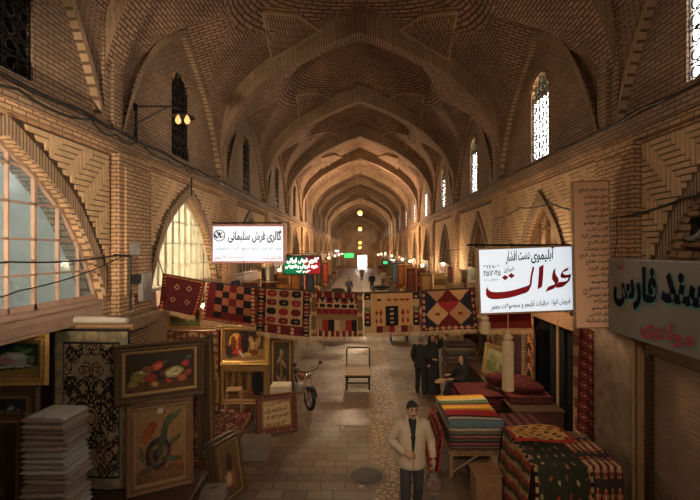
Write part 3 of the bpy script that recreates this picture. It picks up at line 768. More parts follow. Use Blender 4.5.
def frame_mb(w, h, fw, d=.05, steps=((0, 0), (.12, 1), (.38, .75), (.55, .45), (.82, .62), (1, .15))):
    """mitred moulding, local x right, z up from the bottom edge, front towards -y"""
    mb = MB()
    def ring(t, k): o = fw * t; return [(-w / 2 + o, -d * k, o), (w / 2 - o, -d * k, o), (w / 2 - o, -d * k, h - o), (-w / 2 + o, -d * k, h - o)]
    rs = [ring(t, k) for t, k in steps]
    for a, b in zip(rs, rs[1:]):
        for i in range(4): mb.face([a[i], a[(i + 1) % 4], b[(i + 1) % 4], b[i]], 0)
    back = ring(0, -.3)
    for i in range(4): mb.face([back[i], back[(i + 1) % 4], rs[0][(i + 1) % 4], rs[0][i]], 0)
    mb.face(back, 0)
    n = max(6, int(w / (fw * .55))); k = max(5, int(h / (fw * .55)))       # carved beads along the moulding
    for i in range(n):
        for z in (fw * .25, h - fw * .25): mb.ball((-w / 2 + fw * .3 + (w - fw * .6) * i / (n - 1), -d * .9, z), fw * .15, 0, 5, 4)
    for i in range(1, k - 1):
        for x in (-w / 2 + fw * .25, w / 2 - fw * .25): mb.ball((x, -d * .9, fw * .3 + (h - fw * .6) * i / (k - 1)), fw * .15, 0, 5, 4)
    return mb
def picture(name, label, cat, loc, w, h, fw, fmat, art, rz=0., tilt=0., roll=0., liner='oldgold', group=None, res=34, d=.05):
    t = thing(name, label, cat, loc, rz, group, tilt, roll)
    frame_mb(w, h, fw, d).build('frame', fmat, t)
    if liner:
        mb = MB(); g = fw * .35; a, b, c, e = -w / 2 + fw * .96, w / 2 - fw * .96, fw * .96, h - fw * .96
        for q in (((a, c), (b, c), (b - g, c + g), (a + g, c + g)), ((b, c), (b, e), (b - g, e - g), (b - g, c + g)), ((b, e), (a, e), (a + g, e - g), (b - g, e - g)), ((a, e), (a, c), (a + g, c + g), (a + g, e - g))):
            mb.face([(x, -.012 if i < 2 else -.006, z) for i, (x, z) in enumerate(q)])
        mb.build('inner_liner', liner, t, recalc=False)
    mb = MB(); x0, x1, z0, z1 = -w / 2 + fw * .9, w / 2 - fw * .9, fw * .9, h - fw * .9
    nu = res; nv = max(6, int(res * (z1 - z0) / (x1 - x0)))
    V = [[mb.vt((x0 + (x1 - x0) * i / nu, -.004, z0 + (z1 - z0) * j / nv)) for j in range(nv + 1)] for i in range(nu + 1)]
    for i in range(nu):
        for j in range(nv):
            cs = [art(a / nu, b / nv) for a, b in ((i, j), (i + 1, j), (i + 1, j + 1), (i, j + 1))]
            mb.fi((V[i][j], V[i + 1][j], V[i + 1][j + 1], V[i][j + 1]), 0, None, cs)
    mb.build('canvas', 'paint', t, recalc=False)
    return t
def art(bg, blobs):
    """painted canvas: background colour(s) bottom/top and ellipses (u, v, ru, rv, angle, colour)"""
    b0, b1 = bg
    def f(u, v):
        w = .10 * noise.noise((u * 9, v * 9, 1.5)); c = tuple((a + (b - a) * v) * (1 + 2.2 * w) for a, b in zip(b0, b1))
        u += .022 * noise.noise((u * 11, v * 11, 4.2)); v += .022 * noise.noise((u * 11, v * 11, 8.7))
        for p, q, ru, rv, an, k in blobs:
            x, y = u - p, v - q; ca, sa = math.cos(an), math.sin(an)
            e = ((x * ca + y * sa) / ru) ** 2 + ((-x * sa + y * ca) / rv) ** 2
            if e < 1: c = tuple(q * (1.12 - .3 * e + .5 * noise.noise((u * 30, v * 30, p * 9))) for q in k)
        return c
    return f
def folded(mb, cx, cy, z, w, d, h, c, edge, n=4, skew=0.):
    """one folded cloth: stacked rounded folds with the open edge showing towards -y"""
    x0, x1, y0_, y1 = cx - w / 2, cx + w / 2, cy - d / 2, cy + d / 2; hh = h / n
    for i in range(n):
        cc = edge[i % len(edge)]; o = len(mb.v); r = hh / 2; za = z + i * hh; j = R.uniform(-.012, .012)
        nx = 10; prof = [(y1, 0), (y0_ + r, 0), (y0_ + .3 * r, .15 * hh), (y0_, .5 * hh), (y0_ + .3 * r, .85 * hh), (y0_ + r, hh), (y1, hh), (y1 + r * .6, hh * .5)]
        rows = []
        for a in range(nx + 1):
            x = x0 + (x1 - x0) * a / nx; e = 1 if 0 < a < nx else .35
            rows.append([mb.vt((x + skew * (pz / hh * hh + i * hh), py + j + .008 * math.sin(a * 1.7 + i), za + hh / 2 + (pz - hh / 2) * e + .003 * math.sin(a * 1.3 + i * 2) * (1 if i == n - 1 else .3))) for py, pz in prof])
        for a in range(nx):
            for b in range(len(prof)):
                b2 = (b + 1) % len(prof)
                k = c if b in (5,) and i == n - 1 else cc
                if callable(k): k = k((a + .5) / nx, (b + .5) / len(prof))
                mb.fi((rows[a][b], rows[a + 1][b], rows[a + 1][b2], rows[a][b2]), 0, None, k)
        mb.fi(rows[0], 0, None, cc if not callable(cc) else cc(0, 0)); mb.fi(rows[-1][::-1], 0, None, cc if not callable(cc) else cc(1, 0))
# ------------------------------------------------------------------ the line of rugs across the passage
RY = 9.2
def kilim_dark(u, v):
    if u < .09 or u > .91: return ORG if int(v * 22) % 2 == 0 and (.03 < u < .97) else DRED
    for p, q in ((.30, .33), (.68, .33), (.36, .70), (.66, .72)):
        e = abs(u - p) * 1.1 + abs(v - q)
        if .05 < e < .085: return (.34, .20, .14)
    return (.085, .014, .016) if v < .95 else ORG
def kilim_check(u, v):
    if u < .05 or u > .93: return CRM if int(v * 20) % 2 else RED
    if v < .10: return CRM if (u * 26) % 1 < .5 and .03 < v < .07 else RED
    a, b = int((u - .05) / .88 * 6), int((v - .1) / .9 * 5); p, q = ((u - .05) / .88 * 6) % 1, ((v - .1) / .9 * 5) % 1
    if (a + b) % 2: return BLK if a % 3 else DRED
    if b == 0 or a == 0: return RED if a % 2 else DRED
    return TAN if (int(p * 5) + int(q * 5)) % 2 and .1 < p < .9 else (.34, .06, .04)
def kilim_disc(u, v):
    if u < .16 or u > .86:
        t = (v * 6) % 1; s = abs((u if u < .16 else 1.02 - u) - .08) / .06
        return CRM if abs(t - .5) * 2.2 > s * .5 + .35 and abs(t - .5) < .42 and s < .8 else (DRED if int(v * 6) % 2 else BLK)
    if v < .2:
        t = (u * 8) % 1; return CRM if abs(t - .5) < .15 + abs(v - .1) * 2 and abs(v - .1) < .07 and int(u * 8) % 2 else DRED
    p, q = ((u - .16) / .7 * 3) % 1, ((v - .2) / .8 * 4) % 1
    e = math.hypot((p - .5), (q - .5) * 1.05)
    if e < .42: return (TAN if abs(q - .5) < .05 and abs(p - .5) < .14 else ((RED, BLK, DRED)[(int((u - .16) / .7 * 3) * 2 + int((v - .2) / .8 * 4)) % 3] if abs(p - .5) > .04 or abs(q - .5) < .3 else TAN))
    return (.42, .25, .12)
def kilim_band(u, v):
    if u < .10 or u > .90:
        t = (v * 5) % 1; return CRM if abs(t - .5) < .1 + abs(u - (.05 if u < .1 else .95)) * 4 and int(v * 5) % 2 == 0 else (.16, .09, .035)
    b = int(v * 8); t = (u * 7) % 1; q = (v * 8) % 1
    if b in (0,): return CRM if (u * 9) % 1 < .4 else DRED
    if b in (1, 2): return (CRM, TAN, RED, BLK)[int(u * 9) % 4]
    if b in (3,): return (.22, .13, .05)
    if b in (4,): return RED if abs(t - .5) < .3 else DRED
    if b == 5: return BLK if math.hypot(t - .5, q - .5) < .4 else CRM
    if b == 6: return BLK if abs(t - .5) < q * .45 else (CRM if int(u * 7) % 2 else RED)
    return DRED if int(u * 20) % 4 else TAN
def kilim_gate(u, v):
    if u < .11 or u > .88: return (CRM, BLK, DRED, (.12, .14, .05))[int(v * 6) % 4] if abs((u if u < .5 else 1 - u) - .055) > .02 or int(v * 24) % 3 else CRM
    if v < .16: return (RED, CRM, DRED, TAN)[int(u * 9) % 4]
    if .38 < u < .62 and v < .66: return CRM if abs(u - .5) < .035 and (v * 9) % 1 < .45 else BLK
    for p in (.22, .30, .70, .79):
        for q in (.3, .5): 
            if math.hypot(u - p, v - q) < .028 or (abs(u - p) < .009 and abs(v - q) < .075): return RED
    for p in (.27, .45, .57, .69, .78):
        if math.hypot(u - p, v - .82) < .03 or (abs(v - .82) < .012 and abs(u - p) < .05): return RED if p > .3 else BLK
    return (.52, .29, .12)
def kilim_diamond(u, v):
    if u < .07 or u > .93: return CRM if (int(v * 13) % 2 and .02 < u < .98) else DRED
    if v < .11: return CRM if abs((u * 9) % 1 - .5) + abs(v - .055) * 9 < .45 else (RED if int(u * 9) % 2 else NAVY)
    x, y = (u - .07) / .86 * 2, (v - .11) / .89 * 1.5
    a, p, q = int(x), x % 1, y % 1; row = int(y)
    e = abs(p - .5) + abs(q - .5)
    if e < .48:
        if abs(p - .5) < .10 and abs(q - .5) < .045: return RED
        return (.52, .31, .15) if (a + row) % 2 == 0 else (.40, .22, .11)
    return (NAVY if (p < .5) == (a % 2 == 0) else DRED) if q < .5 else ((.30, .03, .03) if (p < .5) != (a % 2 == 0) else NAVY)
rugs = [((163, 274), (206, 282), (196, 316), (158.5, 309), kilim_dark, 'dark red flatweave rug with tiny diamonds, leftmost on the line across the passage'),
        ((207.5, 282), (254.5, 288), (255, 327), (201, 320), kilim_check, 'red rug with a black and tan checkerboard hanging on the line'),
        ((257.5, 288), (310, 291), (309, 337), (256, 331), kilim_disc, 'tan rug with rows of red and black discs hanging on the line'),
        ((311.5, 291), (362.5, 293.5), (363, 337), (311, 336), kilim_band, 'brown rug in narrow patterned bands hanging mid-line'),
        ((364, 293), (419, 292), (420, 332), (364.5, 333), kilim_gate, 'golden tan rug with a black centre block hanging on the line'),
        ((421.5, 291), (474, 288.5), (478, 329), (421.5, 331), kilim_diamond, 'navy and red rug with large cream diamonds hanging on the line'),
        ((480, 290), (531, 297), (531, 329), (482, 331), lambda u, v: (.16, .016, .014) if .05 < v else CRM, 'plain deep red rug hanging on the line behind the white sign')]
for i, (tl, tr, br, bl, pat, lab) in enumerate(rugs):
    Y = RY + .02 * math.sin(i); c = [P(x, y, Y) for x, y in (tl, tr, br, bl)]
    base = (c[2] + c[3]) / 2
    t = thing('hanging_rug', lab, 'rug', base, 0, 'rugs hanging on the line across the passage')
    def pos(u, v, c=c, base=base, i=i):
        p = (c[3] * (1 - u) + c[2] * u) * (1 - v) + (c[0] * (1 - u) + c[1] * u) * v
        return p - base + Vector((0, .035 * math.sin(u * 5 + i) * (1 - v * .7) + .02 * math.sin(v * 4 + i * 2), 0))
    mb = MB(); sheet(mb, 60, 48, pos, pat, .012); mb.build('woven_panel', 'rug', t, smooth=True, recalc=False)
    mb = MB(); n = 64
    for k in range(n):
        u = (k + .5) / n; p = pos(u, 0); q = p + Vector((R.uniform(-.008, .008), R.uniform(-.01, .01), -.085 - R.uniform(0, .025)))
        mb.tube([p, (p + q) / 2 + Vector((R.uniform(-.006, .006), 0, 0)), q], [.008, .008, .004], 4)
    mb.build('fringe', 'fringe', t)
    mb = MB()
    p0, p1 = pos(0, 1), pos(1, 1)
    mb.tube([p0 + (p1 - p0) * k / 10 + Vector((0, 0, .004)) for k in range(11)], .018, 6); mb.build('hanging_hem', 'darkwood', t)
mb = MB()
line = [Vector((-WX, RY, 3.95)), P(163, 273.5, RY)] + [P(x, y, RY) for x, y in ((206, 281.5), (255, 287.5), (310, 290.5), (362, 293), (419, 291.6), (474, 288), (480, 289.5), (531, 296.5))] + [Vector((WX, RY, 3.6))]
mb.tube(line, .012, 6); tag(mb.build('rope', 'cable'), 'rope strung across the passage carrying the row of rugs', 'rope')

# ------------------------------------------------------------------ signs
def signbox(name, label, loc, rz, w, h, d, face, frame, fw=.035, roll=0.):
    """local origin at bottom centre, front towards -y"""
    t = thing(name, label, 'sign', loc, rz, None, 0, roll)
    mb = MB(); mb.face([(-w / 2, -d / 2, 0), (w / 2, -d / 2, 0), (w / 2, -d / 2, h), (-w / 2, -d / 2, h)]); mb.build('face_panel', face, t, recalc=False)
    mb = MB(); f = fw
    mb.box((0, .012, h / 2), (w, d - .03, h))
    for x in (-w / 2, w / 2): mb.box((x, 0, h / 2), (f, d + .02, h + f), ch=.006)
    for z in (0, h): mb.box((0, 0, z), (w - f, d + .018, f), ch=.006)
    mb.build('housing', frame, t); return t
# white lit sign with red word, right
Y = 8.0; a, b = P(479, 313.5, Y), P(574, 310, Y); W = (b - a).length; H = (P(478, 249, Y) - a).length
s = signbox('lit_shop_sign', 'white lit sign with large red word over the right hand shop', (a + b) / 2, 0, W, H, .16, 'signwhite', 'palewood', roll=-math.atan2(b.z - a.z, b.x - a.x))
yf = -.082
mb = MB()
sx, sz = W / 95., H / 64.                          # pixel-sized units of this panel
def U(x, z): return ((x - 526.5) * sx, (312.5 - z) * sz)
px = lambda X, Z: U(470 + X / 5.88, 235 + Z / 5.88)   # measured on a 5.88x enlargement
w5 = .13
stroke(mb, [px(95, 312), px(100, 335), px(125, 350), px(180, 352), px(240, 345), px(300, 330), px(335, 318), px(350, 300), px(358, 250), px(372, 195)], w5, yf, 0, 1.35)
stroke(mb, [px(418, 190), px(414, 240), px(408, 290), px(404, 318)], w5 * .75, yf, 0, .5)
stroke(mb, [px(492, 215), px(488, 250), px(505, 285), px(500, 305), px(470, 318), px(445, 326)], w5 * .9, yf, 0, 1.0)
stroke(mb, [px(572, 216), px(548, 222), px(534, 240), px(545, 256), px(580, 254)], w5 * .6, yf, 0, .9)
stroke(mb, [px(580, 254), px(574, 278), px(545, 300), px(505, 303)], w5 * .95, yf, 0, 1.0)
dot(mb, *px(205, 250), .062, yf); dot(mb, *px(242, 240), .062, yf)
mb.build('red_lettering', 'ltred', s, recalc=False)
def bx(x0, x1, zt, zb): a = px(x0, zb); b = px(x1, zt); return a[0], b[0], a[1], b[1]
q = lambda t, *r, **k: ((t,) + bx(*r) + (yf,), k)
letter_obj('black_lettering', [q('آبلیموی', 360, 495, 85, 172, bold=.022, shear=.12, slope=.02), q('دست افشار', 212, 352, 92, 172, bold=.022, shear=.12, slope=.03), q('۳۲۲۸۰۳', 78, 176, 172, 195, bold=.02), q('۴۵۱۲۰۴۵', 80, 180, 205, 238, bold=.02), q('شیرازی', 200, 258, 185, 220, bold=.02, slope=.02), q('خیابان زند', 80, 168, 250, 268),
    q('فروش انواع عرقیات آبلیمو و محصولات معطر', 115, 578, 385, 436, bold=.016, slope=.06)], 'ltblack', s)
# left carpet gallery sign
Y = 12.5; a, b = P(213, 262.5, Y), P(284.5, 261.5, Y); W = (b - a).length; H = 36.5 * Y / F
s = signbox('lit_gallery_sign', 'pale blue lit carpet gallery sign projecting from the left wall', (a + b) / 2, 0, W, H, .18, 'signblue', 'ltgreyrose', .06)
yf = -.094; X = lambda f: -W / 2 + W * f; Z = lambda f: H * f
q = lambda t, x0, x1, z0, z1, **k: ((t, X(x0), X(x1), Z(z0), Z(z1), yf), k)
letter_obj('navy_lettering', [q('گالری فرش سلیمانی', .225, .965, .52, .88, bold=.03)], 'ltnavy', s)
letter_obj('teal_lettering', [q('فروش انواع فرش دستباف ماشینی گلیم گبه و تابلو فرش', .03, .965, .30, .43, bold=.02)], 'ltteal', s)
letter_obj('rose_lettering', [q('بازار وکیل شیراز', .70, .965, .06, .18, bold=.025), q('۰۷۱۳۲۲۴۲۷', .22, .42, .06, .17, bold=.02), q('۹۱۷ سلیمانی', .03, .20, .06, .19, bold=.02)], 'ltrose', s)
mb = MB(); cx, cz, r = X(.105), Z(.72), H * .16
for k in range(24):
    a0, a1 = 2 * PI * k / 24, 2 * PI * (k + 1) / 24
    mb.face([(cx + f * math.cos(t), yf - .004, cz + f * math.sin(t)) for f, t in ((r, a0), (r * .86, a0), (r * .86, a1), (r, a1))])
stroke(mb, [(cx - r * .9, cz + r * .2), (cx - r * .3, cz - r * .4), (cx, cz + r * .6), (cx + r * .2, cz - r * .3), (cx + r * .8, cz - r * .1)], r * .3, yf, 0, .8)
stroke(mb, [(cx - r * .5, cz + r * .9), (cx - r * .1, cz + r * .2), (cx + r * .5, cz + r * .5)], r * .3, yf, 0, 1.2)
mb.build('round_emblem', 'ltnavy', s, recalc=False)
# green and red lit board
Y = 18.5; a, b = P(284, 274.5, Y), P(321, 274.5, Y); W = (b - a).length; H = 19 * Y / F
s = thing('colour_lit_sign', 'small green and red lit sign beyond the pale gallery sign', 'sign', (a + b) / 2)
mb = MB(); n = 24
for i in range(n):
    for j in range(10):
        u, v = (i + .5) / n, (j + .5) / 10; t = max(0, min(1, (u - .52) / .12 + (v - .5) * .5)); g = .02 + .55 * math.exp(-((v - .35) * 2.6) ** 2)
        c = tuple(p * (1 - t) + q * t for p, q in zip((.0, .32 * g + .02, .10 * g + .015), (.50 * g + .05, .01, .012)))
        mb.face([(-W / 2 + W * x / n, -.06, H * z / 10) for x, z in ((i, j), (i + 1, j), (i + 1, j + 1), (i, j + 1))], 0, None, c)
mb.build('face_panel', 'signled', s, recalc=False)
mb = MB(); mb.box((0, 0, H / 2), (W, .11, H)); 
for x in (-W / 2, W / 2): mb.box((x, 0, H / 2), (.04, .15, H + .04))
for z in (0, H): mb.box((0, 0, z), (W, .15, .04))
mb.build('housing', 'iron', s)
X = lambda f: -W / 2 + W * f; Z = lambda f: H * f; yf = -.064
letter_obj('white_lettering', [q('گالری فرش ایرانی', .08, .95, .58, .92, bold=.05), q('خرید فروش و تعویض', .04, .92, .30, .56, bold=.05), q('گلیم گبه', .34, .72, .08, .24, bold=.05)], 'ltwhite', s)
# tall peach list board
Y = 7.08; a, b = P(575, 327.5, Y), P(611, 327.5, Y); W = (b - a).length; H = 146 * Y / F
s = signbox('spice_list_board', 'tall peach board listing herbal waters in black script', (a + b) / 2, 0, W, H, .06, 'listboard', 'palewood', .02, roll=math.radians(-1.4))
L = ['عرق بهار نارنج', 'عرق بیدمشک', 'عرق شاهتره', 'عرق کاسنی', 'عرق نعناع', 'نسترن خوشبو', 'گلاب ناب', 'عرق مخلص گیاه', 'عرق اترج', 'شربت بیدمشک', 'شربت بهار نارنج', 'شربت نعناع', 'عرق گزنه', 'سرکه سیب', 'آبغوره', 'آب نارنج', 'عرق آویشن', 'سرکه', 'آبلیمو', 'عرق شاهی', 'عرق شنبلیله']
sp = []
for i, t in enumerate(L):
    z = H * (.955 - i * .0445); ln = min(.82, .30 + .035 * len(t)); x1 = W * .46
    sp.append(((t, x1 - W * ln, x1, z - H * .032, z + H * .002, -.035), dict(bold=.012, shear=.15, slope=.01)))
letter_obj('black_lettering', sp, 'ltblack', s)
mb = MB(); cx, cz = -W * .22, H * .245
mb.tube([(cx + .035 * math.cos(t * .5), -.034, cz + .05 * math.sin(t * .5) + (.02 if t > 8 else 0)) for t in range(13)], .005, 4); mb.tube([(cx, -.034, cz - .05), (cx, -.034, cz + .05)], .004, 4)
mb.build('small_emblem', 'ltrose', s)
# painted board on the right wall
y1, y2 = 6.98, 4.2; zt, zb = 3.955, 2.83
s = signbox('painted_shop_board', 'weathered grey board with navy painted words over the roller shutter', (WX - .225, (y1 + y2) / 2, zb), -PI / 2, y1 - y2, zt - zb, .08, 'board', 'steel', .03)
yf = -.045; Wd = y1 - y2; Hh = zt - zb
X = lambda yy: (y1 + y2) / 2 - yy                  # local x from the passage coordinate
# letters drawn against the visible stretch from y = 7.2 (left) towards the camera
def bq(t, ya, yb, fz0, fz1, m, off=0., **k): return ((t, X(ya) + off, X(yb) + off, Hh * fz0 - off, Hh * fz1 - off, yf - (0 if off else .004)), k)
for nm, mt, off in (('teal_shadow_lettering', 'ltteal', .03), ('navy_lettering', 'ltblack', 0.)):
    letter_obj(nm, [bq('فارس', 6.86, 5.86, .36, .92, 0, off, bold=.05), bq('پسند', 5.78, 4.75, .34, .88, 0, off, bold=.045)], mt, s)
for nm, mt, off in (('dark_shadow_lettering', 'ltteal', .02), ('red_lettering', 'ltrose', 0.)):
    letter_obj(nm, [bq('مولنوی', 6.2, 5.2, .04, .30, 0, off, bold=.045)], mt, s)
mb = MB(); stroke(mb, [(X(6.9), Hh * .84), (X(6.8), Hh * .93), (X(6.76), Hh * .86)], .04, yf); mb.build('green_tick', 'ltteal', s, recalc=False)
mb = MB(); stroke(mb, [(X(6.76), Hh * .93), (X(6.66), Hh * .86), (X(6.62), Hh * .95)], .05, yf); mb.build('red_tick', 'ltrose', s, recalc=False)
# brackets carrying the projecting signs
for nm, lab, p, qv in (('sign_bracket', 'iron bar holding the white sign with the red word', (1.95, 8.0, 4.19), (WX, 8.0, 4.19)), ('sign_bracket', 'iron bar holding the pale gallery sign', (-WX, 12.5, 4.87), (-2.2, 12.5, 4.87)), ('sign_bracket', 'iron bar holding the green and red sign', (-WX, 18.5, 3.93), (-1.7, 18.5, 3.93))):
    mb = MB(); mb.tube([p, qv], .02, 6); tag(mb.build(nm, 'iron'), lab, 'bracket', 'sign brackets')
# ------------------------------------------------------------------ left side: pictures, carpets, platforms
rg = random.Random(5)
def boxthing(name, label, cat, c, d, mat, ch=.01, parent=None, group=None):
    mb = MB(); mb.box((0, 0, d[2] / 2), d, ch=ch); o = mb.build(name, mat, loc=(c[0], c[1], c[2])); return tag(o, label, cat, group)
def platform(label, x0, x1, ya, yb, h):
    t = thing('display_platform', label, 'platform', ((x0 + x1) / 2, (ya + yb) / 2, 0))
    w, d = x1 - x0, yb - ya
    mb = MB(); mb.box((0, 0, (h - .05) / 2 + .001), (w - .06, d - .06, h - .05)); mb.build('base', 'stone', t)
    mb = MB(); mb.box((0, 0, h - .03), (w, d, .06), ch=.01); mb.build('deck', 'darkwood', t); return t
platform('low front platform of the picture shop under the big bird picture', -5.3, -2.44, 4.3, 7.2, .5)
platform('low rear platform of the picture shop carrying a red carpet', -4.2, -2.44, 7.23, 10.45, .5)
def flat_rug(name, label, x0, x1, ya, yb, z, pat, drop=0., group=None):
    o = Vector(((x0 + x1) / 2, (ya + yb) / 2, z))
    w = x1 - x0; L = w + drop
    def pos(u, v):
        s = u * L; y = ya + (yb - ya) * v
        if s <= w: p = Vector((x0 + s, y, z + .018 + .004 * math.sin(u * 9 + v * 7)))
        else: p = Vector((x1 + .025, y, z + .014 - (s - w)))
        return p - o
    mb = MB(); sheet(mb, 70, 90, pos, pat, .012); return tag(mb.build(name, 'rug', loc=o, recalc=False), label, 'carpet', group)
flat_rug('spread_carpet', 'red floral carpet spread over the rear platform and down its edge', -4.1, -2.44, 7.3, 9.95, .5, persian((.22, .06, .035), (.09, .03, .025), (.42, .27, .13), 3), .2)
# fruit still life above, bird picture below
fruit = art(((.035, .02, .012), (.05, .035, .02)), [(.5, .14, .6, .16, 0, (.10, .05, .022)), (.24, .42, .13, .12, .4, (.50, .42, .16)), (.20, .40, .10, .10, .4, (.20, .16, .05)), (.36, .36, .09, .10, 0, (.30, .05, .03)), (.33, .55, .07, .09, .3, (.20, .10, .03)), (.46, .62, .075, .11, -.3, (.46, .05, .04)), (.46, .60, .05, .07, -.3, (.62, .16, .10)), (.55, .44, .07, .09, 0, (.16, .05, .06)), (.68, .44, .135, .115, .7, (.33, .36, .10)), (.68, .44, .11, .085, .7, (.66, .58, .30)), (.68, .45, .06, .03, .7, (.40, .30, .12)), (.83, .62, .05, .07, 0, (.40, .05, .04)), (.78, .30, .06, .08, 0, (.45, .12, .05)), (.87, .40, .05, .07, 0, (.30, .07, .04)), (.60, .26, .05, .06, 0, (.42, .08, .05)), (.42, .22, .05, .06, 0, (.50, .26, .08)), (.14, .26, .07, .07, 0, (.26, .17, .05)), (.88, .76, .05, .03, .5, (.10, .16, .05)), (.56, .68, .06, .025, .8, (.10, .16, .05))])
picture('framed_painting', 'wide still life of melons and fruit in a dark carved frame, above the bird picture', 'painting', (-3.0, 6.63, 1.845), 1.25, .87, .115, 'darkframe', fruit, math.radians(27), -.03, group=None, res=100)
bird = art(((.27, .15, .065), (.32, .19, .085)), [(.5, .12, .55, .12, 0, (.20, .10, .045)), (.45, .40, .24, .20, .3, (.05, .035, .03)), (.47, .40, .18, .15, .3, (.16, .10, .05)), (.48, .42, .12, .11, .3, (.30, .17, .07)), (.42, .38, .07, .08, 0, (.04, .03, .03)), (.55, .60, .07, .28, -.35, (.06, .085, .045)), (.64, .80, .06, .12, -.9, (.08, .11, .05)), (.78, .86, .13, .035, .5, (.09, .13, .06)), (.30, .72, .15, .07, .7, (.30, .07, .035)), (.22, .62, .10, .05, .2, (.36, .10, .04)), (.78, .55, .13, .035, .5, (.08, .10, .05)), (.72, .30, .20, .04, -.2, (.09, .11, .05)), (.28, .22, .16, .035, .3, (.08, .09, .05)), (.84, .22, .07, .05, .2, (.32, .09, .04)), (.60, .22, .05, .04, 0, (.34, .10, .05)), (.16, .42, .04, .10, .2, (.09, .11, .05)), (.58, .93, .03, .025, 0, (.30, .08, .04))])
t = picture('framed_painting', 'upright bird and flower picture in a brown frame, beneath the fruit still life', 'painting', (-2.99, 6.6, .502), .93, 1.32, .105, 'wood', bird, math.radians(29), -.045, res=80)
mb = MB(); mb.box((.0, -.014, 1.18), (.075, .004, .085)); mb.build('price_tag', 'white', t)
drk = art(((.05, .03, .018), (.08, .05, .03)), [(.5, .5, .3, .35, 0, (.11, .07, .03)), (.5, .5, .2, .25, 0, (.05, .03, .02))])
for i, (x, y, w, h) in enumerate(((-2.70, 7.72, .52, 2.05), (-2.80, 8.0, .5, 1.75))):
    picture('tall_framed_panel', ('tall narrow dark framed panel seen edge on beside the fruit still life', 'second narrow dark panel standing behind the tall edge-on one')[i], 'painting', (x, y, .53), w, h, .07, 'darkframe', drk, math.radians(82), -.02, res=12, d=.04)
still = art(((.10, .05, .02), (.06, .035, .018)), [(.5, .2, .6, .25, 0, (.34, .19, .06)), (.30, .55, .16, .35, 0, (.55, .30, .07)), (.25, .52, .07, .26, 0, (.16, .05, .02)), (.40, .60, .05, .22, 0, (.30, .04, .02)), (.52, .58, .09, .40, 0, (.03, .02, .02)), (.35, .28, .13, .13, 0, (.50, .06, .03)), (.70, .50, .07, .30, .2, (.50, .33, .14)), (.82, .60, .06, .26, -.2, (.40, .24, .10)), (.72, .26, .11, .10, 0, (.20, .06, .03)), (.58, .20, .10, .06, 0, (.62, .40, .13)), (.15, .30, .08, .18, 0, (.04, .03, .03)), (.22, .16, .12, .06, .2, (.07, .06, .07)), (.44, .22, .03, .14, .6, (.55, .52, .46))])
picture('framed_painting', 'bright gilt framed still life of jugs above the dark wide picture', 'painting', (-2.70, 10.24, 1.42), 1.19, .93, .11, 'gold', still, 0, -.02, res=80)
lady = art(((.05, .028, .015), (.09, .05, .022)), [(.5, .2, .6, .16, 0, (.16, .08, .03)), (.12, .6, .05, .4, .05, (.20, .11, .04)), (.25, .6, .05, .4, -.05, (.24, .13, .05)), (.40, .65, .05, .35, .03, (.20, .11, .045)), (.62, .62, .06, .36, 0, (.22, .12, .05)), (.82, .55, .14, .42, 0, (.018, .016, .02)), (.45, .30, .2, .07, 0, (.26, .12, .04))])
picture('framed_painting', 'wide dark picture standing on the platform below the gilt still life', 'painting', (-2.70, 10.22, .52), 1.19, .885, .10, 'oldgold', lady, 0, -.01, res=60)
# screen with a red carpet, small pictures
t = thing('display_screen', 'wooden screen standing on the rear platform behind the small pictures', 'screen', (-3.62, 9.62, .522))
mb = MB(); mb.box((0, 0, .92), (1.1, .05, 1.80)); mb.build('panel', 'wood', t)
for x in (-.52, .52): mb = MB(); mb.box((x, 0, .92), (.06, .09, 1.84), ch=.008); mb.build('post', 'darkwood', t)
base = Vector((-3.62, 9.53, .60))
mb = MB(); sheet(mb, 60, 90, lambda u, v: Vector(((u - .5) * 1.12, .012 * math.sin(u * 14), v * 1.74)), persian((.30, .12, .06), (.20, .05, .03), (.50, .34, .17), 8), .012)
tag(mb.build('wall_carpet', 'rug', loc=base, recalc=False, smooth=True), 'rusty red floral carpet hung on the screen behind two small gilt pictures', 'carpet')
flow = art(((.20, .13, .05), (.34, .24, .09)), [(.5, .45, .3, .3, 0, (.10, .07, .03)), (.45, .5, .15, .2, .3, (.46, .30, .10)), (.6, .4, .08, .22, -.6, (.12, .06, .03))])
picture('small_picture', 'small bright gilt picture hung higher on the rusty carpet', 'painting', (-3.24, 9.47, 1.43), .27, .43, .05, 'gold', flow, res=14, d=.03)
picture('small_picture', 'small gilt picture hung just below the other on the rusty carpet', 'painting', (-3.19, 9.47, .82), .32, .54, .06, 'gold', art(((.24, .16, .07), (.42, .30, .13)), [(.5, .5, .2, .32, 0, (.10, .06, .03)), (.55, .62, .12, .1, 0, (.34, .10, .05))]), res=14, d=.03)
picture('framed_painting', 'yellow-gilt fruit picture half hidden by the leftmost hanging rug', 'painting', (-3.83, 9.62, 2.37), .78, .48, .06, 'gold', art(((.10, .12, .04), (.02, .02, .016)), [(.45, .5, .2, .22, 0, (.30, .08, .05)), (.62, .52, .12, .2, 0, (.40, .30, .10)), (.30, .45, .10, .15, 0, (.12, .10, .05)), (.5, .2, .5, .12, 0, (.16, .17, .06))]), 0, -.01, res=24, d=.035)
